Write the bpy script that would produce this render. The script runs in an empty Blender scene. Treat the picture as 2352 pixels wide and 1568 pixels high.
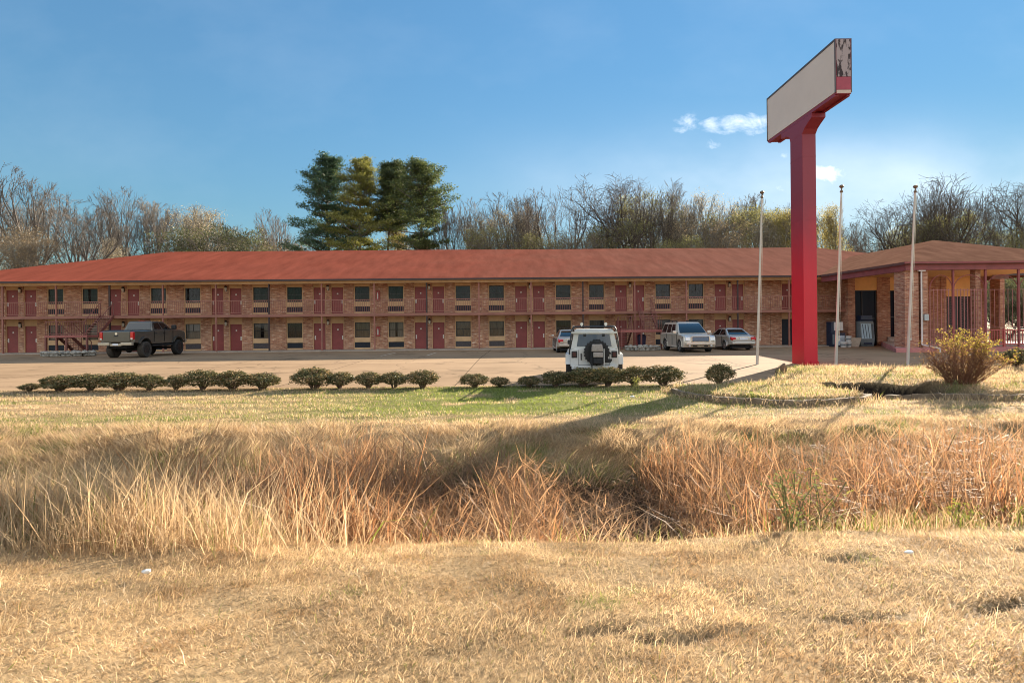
import bpy, bmesh, math, random
import numpy as np
from mathutils import Vector, Matrix, Quaternion

SC = bpy.context.scene
COL = SC.collection
R = math.radians
PI = math.pi
F = 1300.0            # focal length in units of a 2352 wide picture
CAMZ = 2.1

# ---------------------------------------------------------------- materials
def _principled(name):
    m = bpy.data.materials.new(name)
    m.use_nodes = True
    nt = m.node_tree
    return m, nt, nt.nodes['Principled BSDF']

def N(nt, typ, **kw):
    n = nt.nodes.new(typ)
    for k, v in kw.items():
        if k in n.inputs:
            n.inputs[k].default_value = v
        else:
            setattr(n, k, v)
    return n

def L(nt, a, b):
    nt.links.new(a, b)

def rgba(c):
    return (c[0], c[1], c[2], 1.0)

def pbr(name, c, rough=0.7, metal=0.0, var=0.0, vscale=3.0, stretch=(1, 1, 1), c2=None, bump=0.0, bscale=20.0,
        coat=0.0, spec=0.5, rvar=0.0):
    """plain surface with a procedural noise in its colour, gloss and relief"""
    m, nt, b = _principled(name)
    b.inputs['Roughness'].default_value = rough
    b.inputs['Metallic'].default_value = metal
    b.inputs['Specular IOR Level'].default_value = spec
    b.inputs['Coat Weight'].default_value = coat
    tc = N(nt, 'ShaderNodeTexCoord')
    mp = N(nt, 'ShaderNodeMapping')
    mp.inputs['Scale'].default_value = stretch
    L(nt, tc.outputs['Object'], mp.inputs['Vector'])
    nz = N(nt, 'ShaderNodeTexNoise', Scale=vscale, Detail=6.0, Roughness=0.62)
    L(nt, mp.outputs[0], nz.inputs['Vector'])
    cr = N(nt, 'ShaderNodeValToRGB')
    lo = c2 if c2 else tuple(x * (1 - var) for x in c)
    hi = c if c2 else tuple(min(1, x * (1 + var)) for x in c)
    cr.color_ramp.elements[0].position = 0.32
    cr.color_ramp.elements[1].position = 0.68
    cr.color_ramp.elements[0].color = rgba(lo)
    cr.color_ramp.elements[1].color = rgba(hi)
    L(nt, nz.outputs['Fac'], cr.inputs['Fac'])
    L(nt, cr.outputs['Color'], b.inputs['Base Color'])
    if rvar:
        mr = N(nt, 'ShaderNodeMapRange')
        mr.inputs['To Min'].default_value = max(0.02, rough - rvar)
        mr.inputs['To Max'].default_value = min(1, rough + rvar)
        L(nt, nz.outputs['Fac'], mr.inputs['Value'])
        L(nt, mr.outputs[0], b.inputs['Roughness'])
    if bump:
        n2 = N(nt, 'ShaderNodeTexNoise', Scale=bscale, Detail=5.0)
        L(nt, mp.outputs[0], n2.inputs['Vector'])
        bp = N(nt, 'ShaderNodeBump', Strength=bump, Distance=0.02)
        L(nt, n2.outputs['Fac'], bp.inputs['Height'])
        L(nt, bp.outputs[0], b.inputs['Normal'])
    return m

def brick_mat(name, cols, mortar, scale=1.0, blotch=(1, 1, 1)):
    """running bond brick mixed from several clays, on vertical walls"""
    m, nt, b = _principled(name)
    b.inputs['Roughness'].default_value = 0.85
    tc = N(nt, 'ShaderNodeTexCoord')
    sp = N(nt, 'ShaderNodeSeparateXYZ')
    L(nt, tc.outputs['Object'], sp.inputs[0])
    ad = N(nt, 'ShaderNodeMath', operation='ADD')
    L(nt, sp.outputs['X'], ad.inputs[0]); L(nt, sp.outputs['Y'], ad.inputs[1])
    cb = N(nt, 'ShaderNodeCombineXYZ')
    L(nt, ad.outputs[0], cb.inputs['X']); L(nt, sp.outputs['Z'], cb.inputs['Y'])
    br = N(nt, 'ShaderNodeTexBrick', Scale=1.0 / scale)
    br.inputs['Brick Width'].default_value = 0.24
    br.inputs['Row Height'].default_value = 0.08
    br.inputs['Mortar Size'].default_value = 0.007
    br.inputs['Mortar'].default_value = rgba(mortar)
    L(nt, cb.outputs[0], br.inputs['Vector'])
    # streaky mix of clays, longer than tall
    mp = N(nt, 'ShaderNodeMapping'); mp.inputs['Scale'].default_value = (2.2, 11.0, 1)
    L(nt, cb.outputs[0], mp.inputs['Vector'])
    nz = N(nt, 'ShaderNodeTexNoise', Scale=1.0, Detail=3.0, Roughness=0.6)
    L(nt, mp.outputs[0], nz.inputs['Vector'])
    cr = N(nt, 'ShaderNodeValToRGB')
    e = cr.color_ramp.elements
    pos = [0.32, 0.43, 0.5, 0.575, 0.655]
    e[0].position = pos[0]; e[0].color = rgba(cols[0])
    e[1].position = pos[4]; e[1].color = rgba(cols[4])
    for k in (1, 2, 3):
        q = e.new(pos[k]); q.color = rgba(cols[k])
    L(nt, nz.outputs['Fac'], cr.inputs['Fac'])
    L(nt, cr.outputs[0], br.inputs['Color1'])
    m2 = N(nt, 'ShaderNodeMixRGB', blend_type='MULTIPLY', Fac=1.0)
    m2.inputs['Color2'].default_value = (0.72, 0.66, 0.64, 1)
    L(nt, cr.outputs[0], m2.inputs['Color1'])
    L(nt, m2.outputs[0], br.inputs['Color2'])
    # wide weathering
    n3 = N(nt, 'ShaderNodeTexNoise', Scale=0.7, Detail=4.0)
    L(nt, cb.outputs[0], n3.inputs['Vector'])
    mr = N(nt, 'ShaderNodeMapRange'); mr.inputs['From Min'].default_value = 0.3; mr.inputs['From Max'].default_value = 0.7
    mr.inputs['To Min'].default_value = 0.8; mr.inputs['To Max'].default_value = 1.12
    L(nt, n3.outputs['Fac'], mr.inputs['Value'])
    m3 = N(nt, 'ShaderNodeVectorMath', operation='SCALE')
    L(nt, br.outputs['Color'], m3.inputs[0]); L(nt, mr.outputs[0], m3.inputs['Scale'])
    L(nt, m3.outputs[0], b.inputs['Base Color'])
    bp = N(nt, 'ShaderNodeBump', Strength=0.5, Distance=0.01, invert=True)
    L(nt, br.outputs['Fac'], bp.inputs['Height']); L(nt, bp.outputs[0], b.inputs['Normal'])
    return m

def leaf_mat(name, trans=0.35, attr='tint', rough=0.6, sat=1.0):
    """thin leaf / blade: own colour per blade, some light through it"""
    m = bpy.data.materials.new(name); m.use_nodes = True
    nt = m.node_tree; nt.nodes.clear()
    out = N(nt, 'ShaderNodeOutputMaterial')
    at = N(nt, 'ShaderNodeAttribute', attribute_name=attr)
    d = N(nt, 'ShaderNodeBsdfDiffuse'); t = N(nt, 'ShaderNodeBsdfTranslucent')
    mx = N(nt, 'ShaderNodeMixShader'); mx.inputs[0].default_value = trans
    L(nt, at.outputs['Color'], d.inputs['Color']); L(nt, at.outputs['Color'], t.inputs['Color'])
    L(nt, d.outputs[0], mx.inputs[1]); L(nt, t.outputs[0], mx.inputs[2])
    g = N(nt, 'ShaderNodeBsdfGlossy', Roughness=0.45)
    g.inputs['Color'].default_value = (1, 1, 1, 1)
    m2 = N(nt, 'ShaderNodeMixShader'); m2.inputs[0].default_value = 0.025
    L(nt, mx.outputs[0], m2.inputs[1]); L(nt, g.outputs[0], m2.inputs[2])
    L(nt, m2.outputs[0], out.inputs['Surface'])
    return m

def glass_mat(name, c=(0.01, 0.012, 0.014), rough=0.05, spec=0.6):
    m, nt, b = _principled(name)
    b.inputs['Base Color'].default_value = rgba(c)
    b.inputs['Roughness'].default_value = rough
    b.inputs['Specular IOR Level'].default_value = spec
    tc = N(nt, 'ShaderNodeTexCoord')
    nz = N(nt, 'ShaderNodeTexNoise', Scale=1.3, Detail=2.0)
    L(nt, tc.outputs['Object'], nz.inputs['Vector'])
    bp = N(nt, 'ShaderNodeBump', Strength=0.06, Distance=0.05)
    L(nt, nz.outputs['Fac'], bp.inputs['Height']); L(nt, bp.outputs[0], b.inputs['Normal'])
    return m

# ---------------------------------------------------------------- mesh helpers
class MB:
    """collects faces for ONE mesh"""
    def __init__(s):
        s.v = []; s.f = []; s.mi = []
    def add(s, vs, fs, mi=0):
        o = len(s.v)
        s.v.extend([tuple(x) for x in vs])
        s.f.extend([tuple(i + o for i in f) for f in fs])
        s.mi.extend([mi] * len(fs))
        return s
    def box(s, x0, x1, y0, y1, z0, z1, mi=0):
        return s.add([(x0, y0, z0), (x1, y0, z0), (x1, y1, z0), (x0, y1, z0),
                      (x0, y0, z1), (x1, y0, z1), (x1, y1, z1), (x0, y1, z1)],
                     [(0, 3, 2, 1), (4, 5, 6, 7), (0, 1, 5, 4), (1, 2, 6, 5), (2, 3, 7, 6), (3, 0, 4, 7)], mi)
    def prism(s, poly, z0, z1, mi=0):
        """horizontal polygon (counter-clockwise) between two heights"""
        n = len(poly)
        vs = [(p[0], p[1], z0) for p in poly] + [(p[0], p[1], z1) for p in poly]
        fs = [tuple(range(n))[::-1], tuple(range(n, 2 * n))]
        fs += [(i, (i + 1) % n, n + (i + 1) % n, n + i) for i in range(n)]
        return s.add(vs, fs, mi)
    def xprism(s, poly, x0, x1, mi=0):
        """polygon in (y,z) pushed along x"""
        n = len(poly)
        vs = [(x0, p[0], p[1]) for p in poly] + [(x1, p[0], p[1]) for p in poly]
        fs = [tuple(range(n))[::-1], tuple(range(n, 2 * n))]
        fs += [(i, (i + 1) % n, n + (i + 1) % n, n + i) for i in range(n)]
        return s.add(vs, fs, mi)
    def yprism(s, poly, y0, y1, mi=0):
        """polygon in (x,z) pushed along y"""
        n = len(poly)
        vs = [(p[0], y0, p[1]) for p in poly] + [(p[0], y1, p[1]) for p in poly]
        fs = [tuple(range(n)), tuple(range(n, 2 * n))[::-1]]
        fs += [(i, n + i, n + (i + 1) % n, (i + 1) % n) for i in range(n)]
        return s.add(vs, fs, mi)
    def tube(s, p0, p1, r0, r1=None, n=8, cap=True, mi=0):
        r1 = r0 if r1 is None else r1
        a, b = Vector(p0), Vector(p1)
        d = (b - a)
        if d.length < 1e-6: return s
        d.normalize()
        u = d.orthogonal().normalized(); w = d.cross(u)
        vs = []
        for c, r in ((a, r0), (b, r1)):
            for k in range(n):
                t = 2 * PI * k / n
                vs.append(c + u * (r * math.cos(t)) + w * (r * math.sin(t)))
        fs = [(k, (k + 1) % n, n + (k + 1) % n, n + k) for k in range(n)]
        if cap: fs += [tuple(range(n))[::-1], tuple(range(n, 2 * n))]
        return s.add(vs, fs, mi)
    def path(s, pts, r, n=6, mi=0):
        for a, b in zip(pts, pts[1:]): s.tube(a, b, r, r, n, True, mi)
        return s
    def lathe(s, prof, n=20, axis='z', c=(0, 0, 0), mi=0):
        """profile of (radius, height) turned about an axis"""
        vs = []
        for r, h in prof:
            for k in range(n):
                t = 2 * PI * k / n
                a, b = r * math.cos(t), r * math.sin(t)
                p = {'z': (a, b, h), 'y': (a, h, b), 'x': (h, a, b)}[axis]
                vs.append((p[0] + c[0], p[1] + c[1], p[2] + c[2]))
        fs = []
        for j in range(len(prof) - 1):
            for k in range(n):
                fs.append((j * n + k, j * n + (k + 1) % n, (j + 1) * n + (k + 1) % n, (j + 1) * n + k))
        fs.append(tuple(range(n))[::-1]); fs.append(tuple(range((len(prof) - 1) * n, len(prof) * n)))
        return s.add(vs, fs, mi)
    def sphere(s, c, r, nu=12, nv=8, sc=(1, 1, 1), mi=0):
        prof = []
        vs = []
        for j in range(1, nv):
            t = PI * j / nv
            for k in range(nu):
                p = 2 * PI * k / nu
                vs.append((c[0] + r * sc[0] * math.sin(t) * math.cos(p), c[1] + r * sc[1] * math.sin(t) * math.sin(p), c[2] + r * sc[2] * math.cos(t)))
        top = len(vs); vs.append((c[0], c[1], c[2] + r * sc[2])); vs.append((c[0], c[1], c[2] - r * sc[2]))
        fs = []
        for j in range(nv - 2):
            for k in range(nu):
                fs.append((j * nu + k, (j + 1) * nu + k, (j + 1) * nu + (k + 1) % nu, j * nu + (k + 1) % nu))
        for k in range(nu):
            fs.append((top, k, (k + 1) % nu)); fs.append((top + 1, (nv - 2) * nu + (k + 1) % nu, (nv - 2) * nu + k))
        return s.add(vs, fs, mi)
    def build(s, name, mat, parent=None, smooth=None, bevel=0.0, segs=2, recalc=True):
        me = bpy.data.meshes.new(name)
        me.from_pydata(s.v, [], s.f)
        mats = mat if isinstance(mat, (list, tuple)) else [mat]
        for m in mats: me.materials.append(m)
        if len(mats) > 1: me.polygons.foreach_set('material_index', s.mi)
        if recalc or bevel:
            bm = bmesh.new(); bm.from_mesh(me)
            if recalc: bmesh.ops.recalc_face_normals(bm, faces=bm.faces)
            if bevel:
                es = [e for e in bm.edges if len(e.link_faces) == 2 and e.calc_face_angle(0) > 0.6]
                bmesh.ops.bevel(bm, geom=es, offset=bevel, segments=segs, profile=0.6, affect='EDGES', clamp_overlap=True)
            bm.to_mesh(me); bm.free()
        if smooth is not None:
            me.polygons.foreach_set('use_smooth', [True] * len(me.polygons))
            me.set_sharp_from_angle(angle=R(smooth))
        me.update()
        return link(name, me, parent)

def link(name, me, parent=None):
    o = bpy.data.objects.new(name, me)
    COL.objects.link(o)
    if parent is not None: o.parent = parent
    return o

def tag(o, label, cat, group=None):
    o['label'] = label; o['category'] = cat
    if group: o['group'] = group
    return o

def thing(name, label, cat, loc=(0, 0, 0), rz=0.0, group=None):
    o = bpy.data.objects.new(name, None); COL.objects.link(o)
    o.empty_display_size = 0.3
    o.location = loc; o.rotation_euler = (0, 0, rz)
    return tag(o, label, cat, group)

def kind(o, k):
    o['kind'] = k
    return o

def copy_tree(o, parent=None):
    c = o.copy(); COL.objects.link(c); c.parent = parent
    for ch in o.children:
        copy_tree(ch, c)
    return c

def raw_mesh(name, V, T, mat, tint=None, parent=None):
    """triangles straight from numpy arrays, a colour per vertex in 'tint'"""
    V = np.asarray(V, np.float32); T = np.asarray(T, np.int32)
    me = bpy.data.meshes.new(name)
    me.vertices.add(len(V)); me.vertices.foreach_set('co', V.ravel())
    me.loops.add(T.size); me.loops.foreach_set('vertex_index', T.ravel())
    me.polygons.add(len(T)); me.polygons.foreach_set('loop_start', np.arange(0, T.size, 3, dtype=np.int32))
    if tint is not None:
        ca = me.color_attributes.new('tint', 'FLOAT_COLOR', 'POINT')
        c4 = np.ones((len(V), 4), np.float32); c4[:, :3] = tint
        ca.data.foreach_set('color', c4.ravel())
    me.materials.append(mat)
    me.update(calc_edges=True)
    return link(name, me, parent)

# ---------------------------------------------------------------- noise on the ground plan
def _h(ix, iy, seed):
    n = (ix.astype(np.int64) * 374761393 + iy.astype(np.int64) * 668265263 + seed * 974711) & 0x7fffffff
    n = ((n ^ (n >> 13)) * 1274126177) & 0x7fffffff
    return ((n ^ (n >> 16)) & 0xffff) / 65535.0

def vnoise(x, y, seed=0):
    x = np.asarray(x, float); y = np.asarray(y, float)
    ix = np.floor(x); iy = np.floor(y); fx = x - ix; fy = y - iy
    fx = fx * fx * (3 - 2 * fx); fy = fy * fy * (3 - 2 * fy)
    a = _h(ix, iy, seed); b = _h(ix + 1, iy, seed); c = _h(ix, iy + 1, seed); d = _h(ix + 1, iy + 1, seed)
    return (a * (1 - fx) + b * fx) * (1 - fy) + (c * (1 - fx) + d * fx) * fy

def fbm(x, y, seed=0, o=3):
    s = 0; a = 0.5; t = 0
    for k in range(o):
        s = s + a * vnoise(x * 2 ** k, y * 2 ** k, seed + k * 17); t += a; a *= 0.5
    return s / t

def sstep(a, b, x):
    t = np.clip((np.asarray(x, float) - a) / (b - a), 0, 1)
    return t * t * (3 - 2 * t)
# ---------------------------------------------------------------- world, sun, camera
SUN_AZ, SUN_EL = R(40.5), R(19.4)
def build_world():
    w = bpy.data.worlds.new('World'); SC.world = w; w.use_nodes = True
    nt = w.node_tree
    bg = nt.nodes['Background']
    sky = N(nt, 'ShaderNodeTexSky', sky_type='NISHITA', sun_disc=False)
    sky.sun_elevation = SUN_EL; sky.sun_rotation = SUN_AZ
    sky.air_density = SKY_AIR; sky.dust_density = SKY_DUST; sky.ozone_density = SKY_OZONE
    # clouds: soft white heaps fixed at their own places in the sky
    tc = N(nt, 'ShaderNodeTexCoord')
    sp = N(nt, 'ShaderNodeSeparateXYZ'); L(nt, tc.outputs['Generated'], sp.inputs[0])
    def M(op, a, b=None, c=None):
        n = N(nt, 'ShaderNodeMath', operation=op)
        for k, x in enumerate((a, b, c)):
            if x is None: continue
            if isinstance(x, (int, float)): n.inputs[k].default_value = x
            else: L(nt, x, n.inputs[k])
        return n.outputs[0]
    yy = M('MAXIMUM', sp.outputs['Y'], 0.05)
    px = M('DIVIDE', sp.outputs['X'], yy); pz = M('DIVIDE', sp.outputs['Z'], yy)
    cb = N(nt, 'ShaderNodeCombineXYZ'); L(nt, px, cb.inputs['X']); L(nt, pz, cb.inputs['Y'])
    mp = N(nt, 'ShaderNodeMapping'); mp.inputs['Scale'].default_value = (1.0, 1.7, 1)
    L(nt, cb.outputs[0], mp.inputs['Vector'])
    n1 = N(nt, 'ShaderNodeTexNoise', Scale=17.0, Detail=7.0, Roughness=0.62, Distortion=0.4)
    L(nt, mp.outputs[0], n1.inputs['Vector'])
    blobs = [(1715, 282, 75, 26, 1.0), (1640, 290, 34, 22, .85), (1590, 285, 48, 22, .8), (1555, 300, 40, 12, .6),
             (1640, 338, 45, 19, .65), (1905, 403, 75, 27, 1.15), (1810, 440, 40, 26, .9), (1803, 360, 22, 12, .7),
             (1928, 306, 26, 11, .55), (2170, 505, 110, 36, .8), (2060, 530, 80, 26, .7), (1450, 555, 70, 30, .8), (1350, 520, 60, 30, .6)]
    tot = None
    for (bx, by, rx, ry, s) in blobs:
        cx, cz = (bx - 1176) / F, (742 - by) / F
        dx = M('DIVIDE', M('SUBTRACT', px, cx), rx / F); dz = M('DIVIDE', M('SUBTRACT', pz, cz), ry / F)
        d2 = M('ADD', M('MULTIPLY', dx, dx), M('MULTIPLY', dz, dz))
        g = M('MULTIPLY', M('POWER', 2.718, M('MULTIPLY', d2, -0.9)), s)
        tot = g if tot is None else M('MAXIMUM', tot, g)
    v = M('ADD', M('MULTIPLY', tot, 0.62), M('MULTIPLY', M('MULTIPLY', n1.outputs['Fac'], 1.5), M('MINIMUM', M('ADD', M('MULTIPLY', tot, 4.0), 0.5), 1.0)))
    mr = N(nt, 'ShaderNodeMapRange', interpolation_type='SMOOTHSTEP')
    mr.inputs['From Min'].default_value = 0.93; mr.inputs['From Max'].default_value = 1.85
    L(nt, v, mr.inputs['Value'])
    # thin veil low on the right
    n2 = N(nt, 'ShaderNodeTexNoise', Scale=3.2, Detail=5.0, Roughness=0.55)
    L(nt, mp.outputs[0], n2.inputs['Vector'])
    dx = M('DIVIDE', M('SUBTRACT', px, (1950 - 1176) / F), 620 / F); dz = M('DIVIDE', M('SUBTRACT', pz, (742 - 450) / F), 120 / F)
    veil = M('MULTIPLY', M('POWER', 2.718, M('MULTIPLY', M('ADD', M('MULTIPLY', dx, dx), M('MULTIPLY', dz, dz)), -0.9)), M('MULTIPLY', n2.outputs['Fac'], 0.6))
    # the blue deepens upward over the whole sky
    veil2 = M('MULTIPLY', M('SUBTRACT', n2.outputs['Fac'], 0.45), 0.12)
    fac = M('MINIMUM', M('MAXIMUM', M('MAXIMUM', mr.outputs[0], veil), veil2), 0.9)
    hs = N(nt, 'ShaderNodeHueSaturation'); hs.inputs['Saturation'].default_value = SKY_SAT; hs.inputs['Value'].default_value = 1.0
    L(nt, sky.outputs[0], hs.inputs['Color'])
    lum = N(nt, 'ShaderNodeRGBToBW'); L(nt, hs.outputs[0], lum.inputs[0])
    den = M('ADD', M('MULTIPLY', lum.outputs[0], SKY_KNEE), 1.0)
    tn = N(nt, 'ShaderNodeMixRGB', blend_type='MULTIPLY', Fac=1.0); L(nt, hs.outputs[0], tn.inputs['Color1']); tn.inputs['Color2'].default_value = SKY_TINT
    gm = N(nt, 'ShaderNodeVectorMath', operation='SCALE'); L(nt, tn.outputs[0], gm.inputs[0]); L(nt, M('DIVIDE', 1.0, den), gm.inputs['Scale'])
    # broken cloud added in the unseen sky behind the camera, lighting the shaded facade
    n3 = N(nt, 'ShaderNodeTexNoise', Scale=2.6, Detail=6.0, Roughness=0.6); L(nt, tc.outputs['Generated'], n3.inputs['Vector'])
    m3 = N(nt, 'ShaderNodeMapRange', interpolation_type='SMOOTHSTEP'); m3.inputs['From Min'].default_value = 0.36; m3.inputs['From Max'].default_value = 0.58; L(nt, n3.outputs['Fac'], m3.inputs['Value'])
    bk = N(nt, 'ShaderNodeMapRange', interpolation_type='SMOOTHSTEP'); bk.inputs['From Min'].default_value = 0.15; bk.inputs['From Max'].default_value = -0.25; L(nt, sp.outputs['Y'], bk.inputs['Value'])
    fac = M('MAXIMUM', fac, M('MULTIPLY', M('MULTIPLY', m3.outputs[0], bk.outputs[0]), 0.78))
    mx = N(nt, 'ShaderNodeMixRGB'); L(nt, fac, mx.inputs['Fac'])
    L(nt, gm.outputs[0], mx.inputs['Color1']); mx.inputs['Color2'].default_value = CLOUD
    L(nt, mx.outputs[0], bg.inputs['Color'])
    bg.inputs['Strength'].default_value = SKY_STR

    s = Vector((math.sin(SUN_AZ) * math.cos(SUN_EL), math.cos(SUN_AZ) * math.cos(SUN_EL), math.sin(SUN_EL)))
    ld = bpy.data.lights.new('sun', 'SUN'); ld.energy = SUN_STR; ld.angle = R(0.5); ld.color = (1.0, 0.86, 0.68)
    lo = bpy.data.objects.new('sun', ld); COL.objects.link(lo)
    lo.rotation_euler = s.to_track_quat('Z', 'Y').to_euler(); lo.location = (30, 30, 40)

SKY_AIR, SKY_DUST, SKY_OZONE, SKY_SAT, SKY_STR, SUN_STR = 1.0, 0.0, 1.6, 1.12, 0.051, 5.0
CLOUD = (9.5, 9.6, 9.8, 1)
EXPOSURE = 1.82
SKY_KNEE = 0.42
SKY_TINT = (1.40, 1.78, 1.78, 1)

def build_camera():
    cd = bpy.data.cameras.new('camera'); c = bpy.data.objects.new('camera', cd); COL.objects.link(c)
    cd.sensor_fit = 'HORIZONTAL'; cd.sensor_width = 36; cd.lens = F / 2352 * 36
    cd.shift_y = -(784 - 742.6) / 2352
    cd.clip_start = 0.1; cd.clip_end = 5000
    c.matrix_world = Matrix.Translation((0, 0, CAMZ)) @ Matrix.Rotation(R(90), 4, 'X') @ Matrix.Rotation(R(-0.53), 4, 'Z')
    SC.camera = c
    SC.view_settings.view_transform = 'Standard'; SC.view_settings.look = 'None'
    SC.view_settings.exposure = EXPOSURE; SC.view_settings.gamma = 1.0
    SC.view_settings.use_curve_mapping = False
    try: SC.cycles.filter_width = 1.0
    except Exception: pass

# ---------------------------------------------------------------- terrain
PROF_Y = [-60, 1.5, 3.5, 4.7, 5.3, 5.9, 6.6, 7.2, 9.6, 10.1, 10.9, 11.7, 13.5, 16.5, 18.2, 19.2]
PROF_Z = [0.9, 0.47, 0.36, 0.27, 0.14, -0.25, -0.7, -0.85, -0.85, -0.72, -0.36, -0.12, -0.08, -0.05, 0.0, 0.0]

def lot_edge(x):
    """near edge of the paved lot (distance from the road) at each x"""
    x = np.asarray(x, float)
    return 19.1 + 5.8 * sstep(8.2, 12.2, x)

BED1 = dict(cx=7.6, cy=17.2, rx=2.75, ry=2.75)
BED2 = dict(cx=13.4, cy=17.9, rx=3.5, ry=2.7)
def bed_mask(b, x, y, s=1.0):
    return ((x - b['cx']) / (b['rx'] * s)) ** 2 + ((y - b['cy']) / (b['ry'] * s)) ** 2

def rut_mask(x, y):
    """broken mower ruts where the soil shows"""
    a = np.exp(-((y - 2.93 - 0.18 * x) / 0.055) ** 2) * sstep(.2, .8, x)
    b = np.exp(-((y - 3.04 - 0.30 * x) / 0.05) ** 2) * sstep(-1.6, -.9, x) * (1 - sstep(.5, 1.1, x))
    c = np.exp(-((y - 4.02 - 0.10 * x) / 0.06) ** 2) * sstep(1.6, 2.4, x)
    return np.maximum.reduce([a, b, c]) * sstep(.40, .58, fbm(x * 2.4, y * 2.4, 131, 3))

def terrain(x, y):
    x = np.asarray(x, float); y = np.asarray(y, float)
    sh = 0.5 * (fbm(x * 0.22 + 3, y * 0 + 1.7, 5, 2) - 0.5) * 2.0           # the ditch wanders
    sh = sh - 0.45 * sstep(-1.5, -4.0, x) * (1 - sstep(6, 9, y))
    w = sstep(2.5, 5.0, y) * (1 - sstep(11.5, 14.0, y))
    z = np.interp(y + sh * w, PROF_Y, PROF_Z)
    # lumps
    z = z + 0.09 * (fbm(x * 1.1, y * 1.1, 11, 3) - 0.5) * sstep(1.0, 3.0, y) * (1 - sstep(15, 18, y))
    z = z + 0.36 * (fbm(x * 1.5, y * 1.9, 23, 3) - 0.5) * sstep(9.4, 10.6, y) * (1 - sstep(11.6, 12.8, y))
    z = z + 0.03 * (fbm(x * 3.7, y * 3.7, 31, 2) - 0.5)
    # mower ruts in the near verge
    z = z - 0.045 * rut_mask(x, y)
    # mound at the sign, raised beds, eroded cut between them
    right = sstep(6.8, 9.5, x)
    z = z + right * (0.10 + 0.16 * sstep(17.5, 20, y)) * sstep(15.8, 18.5, y) * (1 - sstep(22.0, 24.4, y))
    b1 = bed_mask(BED1, x, y); z = z + 0.20 * (1 - sstep(0.82, 1.0, b1)) * (1 - sstep(17.0, 18.5, y))
    b2 = bed_mask(BED2, x, y); hol = sstep(9.2, 9.9, x) * (1 - sstep(12.3, 13.4, x)); z = z + 0.22 * (1 - sstep(0.84, 1.0, b2)) * (1 - sstep(17.4, 18.8, y)) * (1 - hol)
    cw = 0.9 * (fbm(x * .9, y * .9, 95, 3) - .5)
    cut = sstep(9.3, 9.9, x + cw) * (1 - sstep(12.3, 13.2, x)) * sstep(15.3, 15.9, y + cw) * (1 - sstep(17.75, 17.95, y + 0.2 * np.sin(x * 2.1) + cw))
    z = z * (1 - cut) + (-.30 + .12 * (fbm(x * 2.5, y * 2.5, 96, 2) - .5)) * cut
    # below the paving and away to the horizon
    e = lot_edge(x)
    z = np.where(y > e + 0.05, np.minimum(z, -0.12), z)
    z = np.where((y > e - 0.35) & (y <= e + 0.05), np.minimum(z, 0.02 + 0 * z), z)
    return z

def green_mask(x, y):
    g = np.exp(-(((x + 0.4) / 6.0) ** 2)) * sstep(12.8, 14.2, y) * (1 - sstep(18.6, 19.2, y)) * 1.0
    g = np.maximum(g, 0.55 * np.exp(-(((x - 5.5) / 3.5) ** 2)) * sstep(13.6, 15.0, y) * (1 - sstep(18.9, 19.3, y)))
    g = np.maximum(g, 0.75 * np.exp(-(((x - 9.8) / 2.0) ** 2 + ((y - 21.6) / 2.4) ** 2)))
    g = np.maximum(g, 0.55 * np.exp(-(((x + 8.5) / 6) ** 2 + ((y - 13.4) / 0.9) ** 2)))
    g = np.maximum(g, 0.5 * np.exp(-(((x - 13.5) / 3.0) ** 2 + ((y - 18.9) / 0.8) ** 2)))
    n = fbm(x * 1.3, y * 1.3, 41, 3)
    g = g * sstep(0.24, 0.54, n + 0.12)
    # scattered tufts on the verge and bank
    g = np.maximum(g, 0.6 * sstep(0.66, 0.76, fbm(x * 0.9 + 7, y * 1.4, 77, 2)) * sstep(4.2, 5.2, y) * (1 - sstep(13, 14.5, y)))
    g = np.maximum(g, 0.35 * sstep(0.72, 0.80, fbm(x * 1.9 + 7, y * 2.4, 78, 2)) * (1 - sstep(4.2, 5.2, y)))
    g = np.maximum(g, 0.45 * sstep(0.56, 0.70, fbm(x * 0.35 + 2, y * 2.0, 79, 2)) * sstep(12, 13, y) * (1 - sstep(17.5, 18.5, y)))
    return np.clip(g, 0, 1)

TAN = np.array([0.58, 0.41, 0.222]); TAN2 = np.array([0.77, 0.60, 0.37]); BRN = np.array([0.34, 0.20, 0.09])
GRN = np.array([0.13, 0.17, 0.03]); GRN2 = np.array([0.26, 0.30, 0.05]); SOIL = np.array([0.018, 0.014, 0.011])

def soil_and_shade(x, y):
    cw = 0.9 * (fbm(x * .9, y * .9, 95, 3) - .5)
    d = sstep(9.2, 9.8, x + cw) * (1 - sstep(12.4, 13.3, x)) * sstep(15.1, 15.7, y + cw) * (1 - sstep(17.85, 18.05, y + 0.2 * np.sin(x * 2.1) + cw))
    d = np.maximum(d, .85 * rut_mask(x, y))
    d = np.maximum(d, .62 * sstep(17.95, 18.25, y) * (1 - sstep(18.95, 19.1, y)) * (1 - sstep(6.0, 7.0, x)) * sstep(.30, .52, fbm(x * 1.1, y * 2.0, 141, 3)))  # shadow strip under the hedge, painted into the ground colour
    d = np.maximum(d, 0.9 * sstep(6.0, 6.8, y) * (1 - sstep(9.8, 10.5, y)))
    return d

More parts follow.
